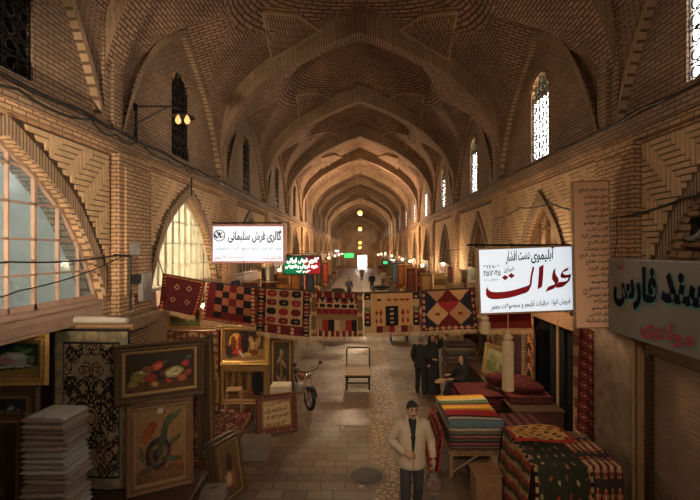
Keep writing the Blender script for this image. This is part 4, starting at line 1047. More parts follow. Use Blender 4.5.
# stool on the platform
def stool(name, label, loc, s, h, mat, rz=0., splay=.05):
    t = thing(name, label, 'stool', loc, rz)
    mb = MB(); mb.box((0, 0, h - .02), (s, s * .8, .04), ch=.01); mb.build('seat', mat, t)
    for x in (-1, 1):
        for y in (-1, 1):
            mb = MB(); mb.tube([(x * (s * .42), y * s * .32, h - .03), (x * (s * .42 + splay), y * (s * .32 + splay * .6), .0)], .018, 6); mb.build('leg', mat, t)
    mb = MB()
    for y in (-1, 1): mb.tube([(-s * .42 - splay * .6, y * (s * .32 + splay * .4), h * .42), (s * .42 + splay * .6, y * (s * .32 + splay * .4), h * .42)], .012, 6)
    mb.build('stretcher', mat, t); return t
stool('wooden_stool', 'small wooden stool standing on the red carpet before the wide dark picture', (-2.80, 9.78, .525), .33, .50, 'palewood', .1)
t = thing('plastic_stool', 'grey plastic stool at the foot of the small leaning frames', 'stool', (-2.20, 6.62, 0), .1)
mb = MB(); hh = .52
for a, b in (((.17, hh), (.18, hh - .03)),):
    mb.box((0, 0, hh - .02), (.34, .32, .04), ch=.015)
    mb.box((0, -.155, hh - .09), (.32, .015, .11)); mb.box((0, .155, hh - .09), (.32, .015, .11)); mb.box((-.165, 0, hh - .09), (.015, .30, .11)); mb.box((.165, 0, hh - .09), (.015, .30, .11))
mb.build('seat', 'stone', t)
mb = MB(); mb.box((0, 0, hh + .0015), (.10, .03, .003)); mb.build('grip_slot', 'dark', t)  # black strip in place of the shaded slot
for x in (-1, 1):
    for y in (-1, 1):
        mb = MB(); mb.tube([(x * .15, y * .14, hh - .05), (x * .175, y * .165, .0)], [.035, .028], 4); mb.build('leg', 'stone', t)
for i, (dx, h, lab) in enumerate(((0, 1.0, 'nearest of the small dark frames leaning by the grey stool'), (-.085, 1.02, 'middle frame leaning in the small row by the grey stool'), (-.17, .98, 'rearmost frame leaning in the small row by the grey stool'))):
    picture('leaning_frame', lab, 'painting', (-2.07 + dx, 7.22 + .05 * i, .004), .62, h, .07, 'darkframe', art(((.10, .06, .03), (.16, .10, .05)), [(.45, .35, .2, .14, .4, (.42, .30, .18)), (.5, .62, .14, .18, 0, (.05, .03, .02)), (.62, .30, .1, .2, .2, (.30, .10, .05))]), math.radians(66), -.17, res=18, d=.03, group='small frames leaning by the grey stool')
boxthing('stone_block', 'plain tan block on the floor beside the red carpeted platform', 'block', (-2.08, 8.72, .001), (.56, .40, .38), 'stone', .015)
# calligraphy frame
def scrib(u, v):
    return (.50, .34, .17) if .06 < u < .94 and .07 < v < .93 else (.24, .12, .05)
t = picture('framed_calligraphy', 'dark framed calligraphy leaning at a slant on the paving by the motorcycle', 'calligraphy', (-1.84, 9.82, .004), .93, .86, .13, 'redframe', scrib, math.radians(20), -.22, res=20, d=.045, liner=None)
letter_obj('ink_script', [((tx, a, b, z, z + h, -.006), dict(bold=.03, shear=.25, slope=sl)) for tx, a, b, z, h, sl in (('به نام خداوند جان و خرد', -.27, .28, .60, .10, .05), ('کزین برتر اندیشه برنگذرد', -.28, .25, .45, .13, .06), ('خداوند نام و خداوند جای', -.25, .28, .30, .13, .05), ('خداوند روزی ده رهنمای', -.27, .22, .17, .11, .04))], 'ltblack', t)
mb = MB()
for x, z in ((-.30, .07), (.30, .07), (-.30, .79), (.30, .79), (0, .07)): mb.ball((x, -.05, z), .018, 0, 6, 5)
mb.build('brass_studs', 'gold', t)
picture('framed_painting', 'dark flower carving picture standing behind the slanted calligraphy', 'painting', (-2.11, 11.78, .004), .66, 1.74, .09, 'darkframe', art(((.03, .022, .016), (.04, .03, .02)), [(.4, .7, .16, .05, .6, (.20, .13, .07)), (.6, .62, .18, .04, -.5, (.20, .13, .07)), (.5, .45, .05, .3, .1, (.16, .10, .05)), (.35, .35, .14, .05, -.4, (.22, .14, .07)), (.66, .32, .12, .05, .5, (.22, .14, .07)), (.5, .8, .1, .06, 0, (.22, .15, .08))]), .05, -.03, res=60)
boxthing('pale_crate', 'pale crate behind the slanted calligraphy', 'crate', (-2.02, 11.25, .001), (.5, .4, .68), 'creampaint', .02)
# carpet hung in the near doorway, flower picture and frames behind the cloth pile
base = Vector((-4.0, 6.55, .52))
mb = MB(); sheet(mb, 80, 140, lambda u, v: Vector(((u - .5) * 1.14, .03 * math.sin(u * 6.5) * (1 - .4 * v), v * 2.40)), persian((.38, .34, .23), (.030, .026, .030), (.46, .35, .18), 21), .014)
tag(mb.build('wall_carpet', 'rug', loc=base, recalc=False, smooth=True), 'tall grey-green and black floral carpet hanging left of the fruit still life', 'carpet')
mb = MB(); mb.tube([(-4.66, 6.56, 2.96), (-3.38, 6.56, 2.96)], .035, 8); tag(mb.build('carpet_pole', 'palewood'), 'wooden pole holding the tall grey-green carpet', 'pole')
mb = MB(); mb.tube([(-.56, 0, 0), (-.3, .01, .012), (.1, -.01, .008), (.54, 0, 0)], [.05, .06, .058, .045], 10)
tag(mb.build('rolled_cloth', 'white', loc=(-4.0, 6.55, 3.05), smooth=True), 'roll of whitish cloth laid along the top of the grey-green carpet', 'cloth')
boxthing('plaster_block', 'rough whitish plaster ledge under the brick pier by the near doorway', 'ledge', (-4.05, 7.95, 2.70), (.34, 1.25, .24), 'plaster', .03)
picture('framed_painting', 'gilt framed white flower picture under the pinkish beam at left', 'painting', (-4.69, 5.78, 2.32), 1.16, .68, .10, 'gold', art(((.30, .22, .05), (.03, .06, .035)), [(.5, .62, .6, .4, 0, (.025, .05, .032)), (.62, .52, .22, .17, .2, (.40, .42, .38)), (.55, .46, .10, .08, 0, (.50, .22, .20)), (.66, .58, .10, .07, .5, (.56, .56, .52)), (.74, .40, .09, .06, -.3, (.32, .36, .33)), (.80, .72, .10, .05, .6, (.13, .24, .07)), (.70, .78, .08, .05, -.4, (.10, .20, .07)), (.35, .55, .12, .10, .5, (.10, .20, .14)), (.86, .50, .06, .10, 0, (.12, .22, .08)), (.5, .30, .4, .035, .1, (.40, .42, .38))]), .03, -.02, res=80)
picture('framed_painting', 'dark carved frame directly beneath the white flower picture', 'painting', (-4.72, 5.80, .51), .98, 1.80, .13, 'darkframe', art(((.02, .02, .02), (.03, .035, .04)), [(.5, .84, .5, .03, .02, (.32, .34, .36)), (.62, .87, .08, .025, .3, (.5, .5, .5)), (.5, .5, .4, .2, 0, (.05, .05, .05))]), .02, 0, res=30)
picture('framed_painting', 'black carved frame standing before the beneath-flower frame, by the cloth pile', 'painting', (-4.74, 5.62, .51), .96, 1.52, .12, 'darkframe', drk, .02, -.03, res=14)
boxthing('wooden_crate', 'brown wooden crate under the pile of folded cloths', 'crate', (-3.55, 5.15, .501), (.60, .50, .54), 'wood', .015)
z = 1.045
for i in range(9):
    c = [(.33, .33, .30), (.29, .24, .20), (.25, .20, .17), (.30, .25, .21), (.37, .35, .31)][i % 5]; h = .128 if i < 8 else .15
    mb = MB(); w = .54 - .02 * (i % 3); folded(mb, 0, 0, 0, w, .44 - .03 * (i % 2), h - .004, (.40, .41, .37) if i == 8 else c, [c, tuple(x * .75 for x in c)], 2)
    o = mb.build('folded_cloth', 'rug', smooth=True, recalc=False, loc=(-3.55 + rg.uniform(-.025, .025), 5.15 + rg.uniform(-.02, .02), z)); o.rotation_euler.z = rg.uniform(-.06, .06); z += h
    nth = ['lowest', 'second from the bottom', 'third from the bottom', 'fourth from the bottom', 'middle one', 'fourth from the top', 'third from the top', 'second from the top', 'pale topmost one'][i]
    tag(o, 'folded greyish cloth, %s in the pile by the tall floral carpet' % nth, 'folded cloth', 'pile of folded cloths at the left')
# wall fittings
t = thing('wall_lamp', 'tin shaded lamp on an iron arm high on the left wall', 'lamp', (-WX, 8.27, 6.2))
mb = MB(); mb.tube([(.03, 0, 0), (.03, 0, .62)], .022, 6); mb.tube([(.03, 0, .6), (.66, 0, .6), (.86, .03, .55)], .018, 6); mb.tube([(.03, 0, .28), (.62, 0, .59)], .014, 6); mb.box((.015, 0, .58), (.03, .1, .14)); mb.box((.015, 0, .05), (.03, .1, .12)); mb.build('bracket', 'iron', t)
mb = MB(); mb.lathe([(.03, .10), (.05, .06), (.20, .0), (.215, -.02), (.19, -.015), (.04, .05)], 18, (.90, .03, .42)); mb.build('lamp_shade', 'iron', t, smooth=True)
for x in (.80, .97):
    mb = MB(); mb.lathe([(.012, .06), (.02, .03), (.05, -.03), (.055, -.07), (.035, -.11), (.008, -.125)], 12, (x, .03, .40)); mb.build('bulb', 'bulbdim', t, smooth=True)
xf = -WX + .185
def wallbox(name, label, cat, y, z, sy, sz, dx, mat):
    mb = MB(); mb.box((dx / 2, 0, sz / 2), (dx, sy, sz), ch=.008); mb.box((dx + .004, 0, sz * .62), (.008, sy * .7, sz * .3)); return tag(mb.build(name, mat, loc=(xf, y, z)), label, cat)
wallbox('junction_plate', 'small square metal plate on the brick pilaster', 'plate', 7.90, 4.0, .34, .24, .02, 'steel')
wallbox('switch_box', 'little black box on the brick pilaster above the meter', 'box', 7.80, 3.50, .17, .16, .09, 'iron')
t = wallbox('electricity_meter', 'grey electricity meter on the brick pilaster', 'meter', 8.18, 3.16, .34, .52, .10, 'steel')
mb = MB(); mb.tube([(xf + .03, 7.50, 4.0), (xf + .03, 7.66, 4.0), (xf + .03, 7.69, 3.96), (xf + .03, 7.69, 3.05)], .022, 6); mb.tube([(xf + .03, 7.2, 4.02), (xf + .03, 7.5, 4.0)], .02, 6)
tag(mb.build('conduit_pipe', 'iron'), 'black conduit pipe bending down the brick pilaster', 'pipe')
def cable(label, pts, r=.014, sag=.0, n=10):
    out = []
    for a, b in zip(pts, pts[1:]):
        a, b = Vector(a), Vector(b)
        for i in range(n):
            f = i / n; out.append(a.lerp(b, f) - Vector((0, 0, sag * 4 * f * (1 - f))))
    out.append(Vector(pts[-1])); mb = MB(); mb.tube(out, r, 5); return tag(mb.build('cable', 'cable'), label, 'cable')
XL = -WX + .17
cable('thick black cable running along the left ledge', [(XL, y, 6.12 + .02 * math.sin(y * 2.1)) for y in (2, 3.5, 5, 6.4, 7.6, 9, 11, 13, 16, 20, 26)], .026, .03)
cable('thinner looping cable tied below the left ledge cable', [(XL + .02, y, 6.05 + .05 * math.sin(y * 3.3)) for y in (2.5, 4, 5.2, 6.6, 7.3, 8.1, 9.2, 10.3, 12, 15, 19)], .02, .09)
cable('cable drooping from the left ledge to the peak of the cream window', [(XL, 10.2, 6.03), (XL - .06, 10.75, 5.95), (XL - .05, 10.72, 5.42)], .02, .03)
cable('slack wire crossing the grey arched window', [(xf + .02, 7.3, 4.02), (-WX + .05, 5.2, 3.96), (-WX + .05, 3.4, 3.94)], .012, .05)
cable('lower slack wire crossing the grey arched window', [(xf + .02, 7.4, 3.98), (-WX + .05, 5.4, 3.6), (-WX + .05, 3.4, 3.45)], .010, .06)
XR = WX - .17
cable('thick black cable running along the right ledge', [(XR, y, 6.13 + .02 * math.sin(y * 2.3)) for y in (2, 3.5, 5, 6.4, 7.6, 9, 11, 13, 16, 20, 26)], .022, .03)
cable('cable slung under the relief brickwork behind the peach board', [(XR, 13.2, 5.05), (XR, 11.2, 5.18), (XR, 9.4, 5.1), (XR, 7.7, 4.78), (XR, 7.3, 4.62), (XR, 5.5, 4.75), (XR, 4.0, 4.95)], .018, .05)
cable('short drop cable hanging beside the grey painted board', [(XR, 6.95, 4.64), (XR, 6.93, 4.3), (XR, 7.0, 3.98)], .014)
# motorcycle
t = thing('motorcycle', 'dark motorcycle parked by the leaning calligraphy at left', 'motorcycle', (-1.62, 11.75, 0), math.radians(32), roll=.05)
def wheel(y, nm):
    mb = MB(); n = 28
    mb.tube([(0, y + .245 * math.cos(2 * PI * k / n), .30 + .245 * math.sin(2 * PI * k / n)) for k in range(n + 1)], .05, 8, cap=False); o = mb.build(nm, 'rubber', t, smooth=True)
    mb = MB(); mb.tube([(0, y + .20 * math.cos(2 * PI * k / n), .30 + .20 * math.sin(2 * PI * k / n)) for k in range(n + 1)], .018, 6, cap=False)
    for k in range(10): a = PI * k / 5; mb.tube([(0, y, .30), (0, y + .2 * math.cos(a), .30 + .2 * math.sin(a))], .006, 4)
    mb.tube([(-.06, y, .30), (.06, y, .30)], .035, 8); mb.build('rim', 'chrome', o, smooth=True)
wheel(-.62, 'wheel'); wheel(.62, 'wheel')
mb = MB()
for x in (-.085, .085): mb.tube([(x, -.62, .30), (x, -.40, .86)], .02, 6)
mb.build('fork', 'chrome', t)
mb = MB()
for k in range(9):
    a0, a1 = math.radians(20 + 14 * k), math.radians(34 + 14 * k)
    mb.face([(x, -.62 - .315 * math.cos(a), .30 + .315 * math.sin(a)) for x, a in ((-.07, a0), (.07, a0), (.07, a1), (-.07, a1))])
mb.build('front_fender', 'iron', t, recalc=False)
mb = MB(); mb.tube([(-.36, -.28, .98), (-.2, -.38, .96), (0, -.38, .92), (.2, -.38, .96), (.36, -.28, .98)], .014, 6)
for x in (-.3, .3): mb.tube([(x, -.36, .97), (x * 1.2, -.40, 1.12)], .006, 4); mb.ball((x * 1.22, -.40, 1.15), (.06, .012, .04), 0, 8, 6)
mb.build('handlebar', 'iron', t)
mb = MB(); mb.ball((0, -.47, .86), (.085, .07, .085), 0, 12, 8); mb.build('headlight', 'chrome', t, smooth=True)
mb = MB(); mb.ball((0, -.10, .78), (.13, .26, .12), 0, 14, 8); mb.build('fuel_tank', 'redframe', t, smooth=True)
mb = MB(); mb.box((0, .40, .80), (.24, .62, .10), ch=.04); mb.build('seat', 'rubber', t)
mb = MB(); mb.tube([(0, -.38, .84), (0, -.2, .45), (0, .25, .35), (0, .55, .70)], .025, 6); mb.box((0, 0, .42), (.22, .32, .26), ch=.05); mb.tube([(.12, 0, .3), (.14, .35, .28), (.14, .8, .34)], [.025, .035, .04], 8); mb.build('engine', 'steel', t)
mb = MB()
for k in range(8):
    a0, a1 = math.radians(10 + 18 * k), math.radians(28 + 18 * k)
    mb.face([(x, .62 + .33 * math.cos(a), .30 + .33 * math.sin(a)) for x, a in ((-.08, a0), (.08, a0), (.08, a1), (-.08, a1))])
mb.build('rear_fender', 'iron', t, recalc=False)
mb = MB(); mb.tube([(-.08, .1, .3), (-.22, .12, .02)], .012, 6); mb.build('kickstand', 'iron', t)
# cart in the middle
t = thing('platform_cart', 'flat wooden deck cart with upright iron handle alone mid passage', 'cart', (-.06, 13.35, 0))
mb = MB()
for i in range(5): mb.box((0, -.40 + .2 * i, .43), (.74, .185, .035), ch=.006)
mb.build('deck', 'palewood', t)
mb = MB()
for x in (-.36, .36): mb.box((x, 0, .385), (.04, 1.0, .05))
for y in (-.48, .48): mb.box((0, y, .385), (.76, .04, .05))
for y in (-.44, .44): mb.box((0, y, .2), (.68, .025, .03))
for x in (-.33, .33): mb.box((x, 0, .2), (.025, .86, .03))
mb.build('undercarriage', 'iron', t)
for x in (-.33, .33):
    for y in (-.44, .44): mb = MB(); mb.box((x, y, .225), (.045, .045, .33)); o = mb.build('leg', 'iron', t); mb = MB(); mb.tube([(x - .025, y, .06), (x + .025, y, .06)], .06, 12); mb.build('caster', 'rubber', o)
mb = MB(); mb.tube([(-.36, .48, .40), (-.36, .50, .98), (-.33, .50, 1.03), (.33, .50, 1.03), (.36, .50, .98), (.36, .48, .40)], .02, 8)
mb.build('handle', 'iron', t)
# manhole and litter
t = thing('manhole_cover', 'round iron drain cover in the paving at the bottom centre', 'drain cover', (.12, 8.0, 0))
mb = MB(); mb.lathe([(.30, .002), (.34, .010), (.37, .010), (.38, .002)], 36); mb.build('rim', 'stone', t)
mb = MB(); mb.lathe([(.29, .001), (.29, .008)], 32)
for k in range(-4, 5):
    for j in range(-4, 5):
        if math.hypot(k, j) < 4.2: mb.box((k * .06, j * .06, .011), (.035, .035, .008))
mb.build('lid', 'iron', t)
mb = MB(); n = 7
for i in range(n): mb.face([(.06 * (i / n - .5) + a, b, .006 + .014 * abs(math.sin(i * 2.1 + b * 30))) for a, b in ((0, -.04), (.012, -.04), (.012, .03), (0, .035))])
tag(mb.build('paper_scrap', 'white', loc=(-.40, 10.15, 0), recalc=False), 'crumpled white paper scrap lying on the paving', 'litter')
mb = MB(); mb.box((0, 0, .008), (.09, .06, .014), ch=.004); tag(mb.build('paper_scrap', 'white', loc=(.02, 7.62, 0)), 'small white scrap beside the round drain cover', 'litter')
# ------------------------------------------------------------------ right side
t = thing('roller_shutter', 'closed corrugated roller shutter under the grey painted board', 'shutter', (WX + .06, 4.72, 0))
mb = MB(); n = 36; H = 2.56
for i in range(n):
    z0_, z1_ = H * i / n, H * (i + 1) / n; zz = [z0_, z0_ + (z1_ - z0_) * .25, z0_ + (z1_ - z0_) * .75, z1_]; xx = [0, -.022, -.022, 0]
    for k in range(3): mb.face([(xx[k], -1.72, zz[k]), (xx[k], 1.72, zz[k]), (xx[k + 1], 1.72, zz[k + 1]), (xx[k + 1], -1.72, zz[k + 1])])
mb.build('slats', 'shutter', t, recalc=False)
for y in (-1.70, 1.70): mb = MB(); mb.box((-.05, y, H / 2), (.10, .07, H), ch=.005); mb.build('guide_rail', 'darkwood', t)
mb = MB(); mb.box((-.03, 0, .04), (.05, 3.3, .08), ch=.006); mb.build('bottom_bar', 'darkwood', t)
mb = MB(); mb.box((WX - .06, 6.56, 1.38), (.10, .09, 2.76), ch=.01); mb.tube([(WX - .15, 6.57, .0), (WX - .15, 6.57, 2.76)], .028, 8)
tag(mb.build('door_post', 'palewood'), 'worn wooden post with pipe beside the roller shutter', 'post')
# striped blanket table
t = thing('goods_table', 'low rough table under the striped blankets', 'table', (2.1, 8.62, 0))
mb = MB()
for i in range(5): mb.box((-.42 + .21 * i, 0, .465), (.20, 1.46, .04), ch=.005)
mb.build('tabletop', 'wood', t)
for x in (-.46, .46):
    for y in (-.66, .66): mb = MB(); mb.box((x, y, .222), (.07, .07, .445), ch=.006); mb.build('leg', 'wood', t)
mb = MB(); mb.tube([(-.44, -.66, .08), (.1, -.66, .43)], .022, 5); mb.build('brace', 'wood', t)
for y in (-.66, .66): mb = MB(); mb.box((0, y, .41), (.9, .035, .06)); mb.build('rail', 'wood', t)
yl, gn, rd, bl, bk, wh = (.66, .40, .05), (.10, .16, .06), (.45, .025, .04), (.10, .15, .17), (.03, .025, .028), (.48, .42, .34)
S = [bl, bl, wh, bk, rd, rd, rd, ORG, yl, yl, ORG, bk, gn, gn, wh, yl, yl, ORG, yl, wh]
top_pat = stripes(S)
z = .487; cols = [(.05, .035, .03), (.10, .03, .025), (.035, .03, .03), (.12, .05, .03), (.05, .045, .04), (.20, .16, .11), (.07, .05, .04), (.10, .13, .13)]
nth = ['lowest', 'second from the bottom', 'third from the bottom', 'fourth from the bottom', 'fifth from the bottom', 'third below the striped top', 'second below the striped top', 'just below the striped top']
for i, c in enumerate(cols):
    mb = MB(); h = .064; folded(mb, 0, 0, 0, .96, 1.36, h - .003, c, [c, tuple(min(1, x * 2.6 + .02) for x in c)], 2)
    o = mb.build('folded_blanket', 'rug', smooth=True, recalc=False, loc=(2.1 + rg.uniform(-.02, .02), 8.62, z)); z += h
    tag(o, 'dark folded blanket, %s of the pile on the low table' % nth[i], 'blanket', 'blankets piled on the low table')
def sp(u, v):
    s = v * 1.72
    if s < .1: return Vector(((u - .5) * .98, -.72 - .012, -.10 + s))
    if s < 1.52: return Vector(((u - .5) * .98 + .01 * math.sin(v * 20), -.72 + (s - .1), .022 + .02 * math.sin(u * 3 + 1) * math.sin(v * 6) - .03 * max(0, abs(u - .5) * 2 - .9) * 4))
    return Vector(((u - .5) * .98, .705, .02 - (s - 1.52)))
mb = MB(); sheet(mb, 24, 60, sp, top_pat, .02); o = mb.build('striped_blanket', 'rug', smooth=True, recalc=False, loc=(2.1, 8.62, z + .012)); tag(o, 'yellow, green and red striped blanket topping the pile on the low table', 'blanket', 'blankets piled on the low table')
for i in range(3):
    c = [(.32, .025, .02), (.20, .02, .018), (.40, .05, .03)][i]
    def sd(u, v, i=i): return Vector((-.06 * i - .10 * (1 - v) - .01 * math.sin(u * 9), (u - .5) * (1.25 - .1 * i), v * (.80 - .12 * i)))
    mb = MB(); sheet(mb, 20, 16, sd, bordered(lambda u, v, c=c: c if (u * 9) % 1 < .6 else tuple(x * .5 for x in c), .1, c, GLD, 20), .02)
    tag(mb.build('draped_rug', 'rug', smooth=True, recalc=False, loc=(1.535 - .012, 8.62, .01)), ('innermost', 'middle', 'outermost')[i] + ' red rug leaning down the left side of the striped blanket table', 'rug', 'red rugs leaning on the blanket table')
# bench with stacks behind
boxthing('low_bench', 'low dark bench under the rug stack between striped blankets and kilim chest', 'bench', (3.12, 8.0, .001), (.92, .95, .44), 'darkwood', .01)
z = .443
for i in range(6):
    c = [(.05, .03, .03), (.12, .025, .02), (.04, .035, .04), (.14, .05, .03), (.06, .03, .025), (.10, .03, .03)][i]; h = .088
    mb = MB(); folded(mb, 0, 0, 0, .88, .9, h - .003, lambda u, v, c=c: c if int(u * 14) % 3 else tuple(min(1, x * 2 + .03) for x in c), [c, tuple(x * 1.9 for x in c)], 2)
    o = mb.build('folded_rug', 'rug', smooth=True, recalc=False, loc=(3.12 + rg.uniform(-.03, .03), 8.0 + rg.uniform(-.02, .02), z)); z += h
    tag(o, 'dark folded rug, %s in the stack beyond the kilim covered chest' % ['lowest', 'second from the bottom', 'third from the bottom', 'third from the top', 'second from the top', 'topmost'][i], 'rug', 'folded rugs stacked on the low bench')
t = thing('wall_bench', 'long plastered bench along the right wall holding the leaning picture', 'bench', (3.68, 11.1, 0))
mb = MB(); mb.box((0, 0, .385), (1.0, 4.2, .77), ch=.01); mb.build('body', 'darkwood', t); mb = MB(); mb.box((-.01, 0, .79), (1.06, 4.26, .04), ch=.01); mb.build('top', 'darkwood', t)
z = .004
for i in range(7):
    c = [(.10, .02, .02), (.06, .02, .02), (.14, .03, .025)][i % 3]; h = .135
    mb = MB(); folded(mb, 0, 0, 0, .92, .95, h - .004, c, [c, tuple(x * .5 for x in c)], 3)
    o = mb.build('folded_rug', 'rug', smooth=True, recalc=False, loc=(2.66 - .03 * (i % 2), 10.02 + rg.uniform(-.02, .02), z)); z += h
    tag(o, 'dark red folded rug, %s in the tall stack behind the striped blankets' % ['lowest', 'second from the bottom', 'third from the bottom', 'middle one', 'third from the top', 'second from the top', 'topmost'][i], 'rug', 'dark red rugs in the tall stack')
def bun(u, v):
    a = u * 2 * PI; r = .22 + .03 * math.sin(v * 11) + .02 * math.sin(a * 3 + v * 6); k = math.sin(PI * min(1, max(0, v * .98 + .01))) ** .35
    return Vector((-.62 + 1.24 * v, r * k * math.cos(a) * 1.25, r * k * math.sin(a) * .78 + .02 * math.sin(v * 5)))
mb = MB(); sheet(mb, 28, 30, bun, lambda u, v: (.065, .012, .011) if math.sin(v * 40 + u * 12.57) * math.sin(u * 31.4) < .6 else (.11, .026, .02), .01)
o = mb.build('rolled_rug', 'rug', smooth=True, recalc=False, loc=(3.45, 9.85, 1.13)); o.rotation_euler = (0, .06, -.5)
tag(o, 'dark red bundled rug lying on the bench behind the striped blankets', 'rug')
picture('framed_painting', 'gilt landscape picture leaning on the bench below the white lit sign', 'painting', (3.42, 11.35, .815), .92, .82, .10, 'oldgold', art(((.16, .17, .08), (.44, .40, .24)), [(.5, .3, .6, .22, 0, (.14, .17, .07)), (.35, .55, .18, .22, .2, (.20, .22, .10)), (.7, .4, .12, .2, 0, (.30, .26, .12))]), -math.radians(72), -.16, res=22)
for i, (y, z0_, hgt, wd, pat, lab) in enumerate(((10.35, .83, 1.75, .42, lambda u, v: ((.40, .16, .04), BLK, (.45, .20, .06), (.10, .03, .02))[int(v * 11 + math.sin(u * 9)) % 4], 'orange and black rug hanging at the dark shop entrance'), (10.95, .83, 1.8, .34, lambda u, v: (.10, .02, .02) if int(u * 4) % 2 else (.05, .045, .05), 'dark striped rug hanging beside the orange and black one'), (11.55, .83, 1.7, .40, lambda u, v: ((.30, .05, .03), (.45, .30, .15))[int(v * 16) % 2] if .3 < u < .7 else (.06, .02, .02), 'red and tan banded rug hanging above the leaning landscape'))):
    mb = MB(); sheet(mb, 12, 40, lambda u, v, wd=wd, hgt=hgt: Vector((.03 * math.sin(u * 7) - .02, (u - .5) * wd, v * hgt)), pat, .012)
    tag(mb.build('wall_rug', 'rug', smooth=True, recalc=False, loc=(4.02 - .05 * i, y, z0_)), lab, 'rug')
mb = MB(); sheet(mb, 40, 26, lambda u, v: Vector((0.05 * math.sin(u * 40), u * 2.2, v * 2.3)), lambda u, v: (.012, .012, .013), .01)
tag(mb.build('door_curtain', 'rug', smooth=True, recalc=False, loc=(WX + .22, 8.85, .12)), 'black curtain closing the shop beyond the red diamond kilim', 'curtain')
mb = MB(); mb.tube([(WX + .02, 9.45, 0), (WX + .02, 9.45, 2.6)], .03, 8); tag(mb.build('entrance_pole', 'palewood'), 'thin wooden pole standing in front of the black curtain', 'pole')
# red diamond kilim on the pier
def dia(u, v):
    if u < .2: return (.42, .26, .15) if int(v * 10) % 2 else (.20, .08, .05)
    a, b = ((u - .2) / .8 * 2), v * 10; p, q = a % 1, b % 1; e = abs(p - .5) + abs(q - .5)
    if e < .16: return CRM
    if e < .3: return BLK
    if e < .44: return (.45, .06, .04)
    return (.09, .02, .02)
mb = MB(); sheet(mb, 36, 90, lambda u, v: Vector((-.03 - .035 * math.sin(u * 8 + v * 2), (.5 - u) * .80, v * 1.98)), dia, .012)
o = mb.build('wall_rug', 'rug', smooth=True, recalc=False, loc=(WX - .03, 8.14, .68)); tag(o, 'red kilim with rows of small diamonds hanging below the peach list board', 'rug')
# chest draped with kilims
t = thing('storage_chest', 'tall dark chest draped with kilims in the bottom right corner', 'chest', (3.02, 6.78, 0))
mb = MB(); mb.box((0, 0, .50), (1.14, 1.24, 1.0), ch=.015); mb.build('body', 'darkwood', t)
mb = MB(); mb.box((0, 0, 1.02), (1.18, 1.30, .05), ch=.012); mb.build('lid', 'wood', t)
def drape(x0, x1, yb, yf, zt, drop, fold=.02, side=0.):
    Lt = yf - yb
    def pos(u, v):
        s = (1 - v) * (abs(Lt) + drop); x = x0 + (x1 - x0) * u
        w = fold * math.sin(u * 13 + v * 3)
        if s < abs(Lt): return Vector((x, yb - s, zt + .012 * math.sin(u * 7 + v * 9) + .02 * math.exp(-((s - abs(Lt)) / .1) ** 2) * 0))
        k = s - abs(Lt); return Vector((x + side * k, yf - .02 - w * min(1, k * 4) - .03 * min(1, k * 3), zt - k))
    return pos
_mr = random.Random(9); MOT = [((i % 6 + .5 + _mr.uniform(-.22, .22)) / 6, (i // 6 + .5 + _mr.uniform(-.2, .2)) / 7, _mr.choice(((.36, .06, .035), (.50, .26, .08), (.44, .34, .20), (.30, .12, .05))), _mr.uniform(0, 3), _mr.uniform(.035, .06), i % 3) for i in range(42)]
def motif(u, v):
    if u < .05 or u > .95: return (.36, .24, .11) if int(v * 26) % 2 else BLK
    for p, q, c, an, s, kd in MOT:
        x, y = (u - p) * 1.5, (v - q) * 1.5
        if abs(x) + abs(y) > .12: continue
        a, b = x * math.cos(an) + y * math.sin(an), -x * math.sin(an) + y * math.cos(an)
        if kd == 0 and abs(a) + abs(b) < s: return BLK if abs(a) + abs(b) < s * .4 else c
        if kd == 1 and abs(b) < .012 + .02 * abs(math.sin(a * 70)) and abs(a) < s: return c
        if kd == 2 and (abs(a) < s * .75 and abs(b) < s * .3 or abs(b) < s * .7 and abs(a) < s * .2): return c
    return (.030, .034, .020)
def goldrug(u, v):
    if u < .06 or u > .94 or v < .12: return (.36, .03, .02)
    t = math.sin(u * 24 + 2 * math.sin(v * 9)) * math.sin(v * 26); return (.03, .022, .018) if t > .45 else (.56, .30, .09)
mb = MB(); sheet(mb, 100, 90, drape(2.42, 3.22, 7.1, 6.12, 1.078, .80), motif, .014); tag(mb.build('draped_kilim', 'rug', smooth=True, recalc=False), 'dark green kilim with scattered small motifs draped over the corner chest', 'rug', 'kilims over the corner chest')
mb = MB(); sheet(mb, 40, 30, lambda u, v: Vector((2.42 + .92 * u, 7.44 - .62 * (1 - v), 1.118 + .03 * math.sin(u * 6 + v * 4) * .6 + .02)) , goldrug, .014); tag(mb.build('draped_kilim', 'rug', smooth=True, recalc=False), 'gold kilim with red edge laid over the back of the corner chest', 'rug', 'kilims over the corner chest')
def frontp(u, v):
    e = ((u * 5) % 1 - .5) ** 2 + ((v * 3) % 1 - .5) ** 2
    return (.50, .36, .20) if e < .05 else ((.34, .05, .03) if e < .12 else ((.44, .30, .12) if e < .16 else (.05, .03, .03)))
mb = MB(); sheet(mb, 40, 40, drape(3.14, 3.64, 7.0, 6.12, 1.105, .80, .015), frontp, .014); tag(mb.build('draped_kilim', 'rug', smooth=True, recalc=False), 'kilim of cream and red roundels at the right end of the corner chest', 'rug', 'kilims over the corner chest')
def sidep(u, v): return ((.36, .24, .10), (.05, .04, .03), (.30, .05, .03))[int(v * 12 + u * 2) % 3]
mb = MB(); sheet(mb, 20, 30, lambda u, v: Vector((2.40 - .10 * (1 - v) - .02 * math.sin(u * 12), 6.16 + 1.2 * u, 1.1 - (1 - v) * .95)), sidep, .014); tag(mb.build('draped_kilim', 'rug', smooth=True, recalc=False), 'banded kilim falling down the passage side of the corner chest', 'rug', 'kilims over the corner chest')
t = thing('wooden_box', 'small dark wooden box seat between the striped blankets and corner chest', 'box', (2.06, 7.22, 0))
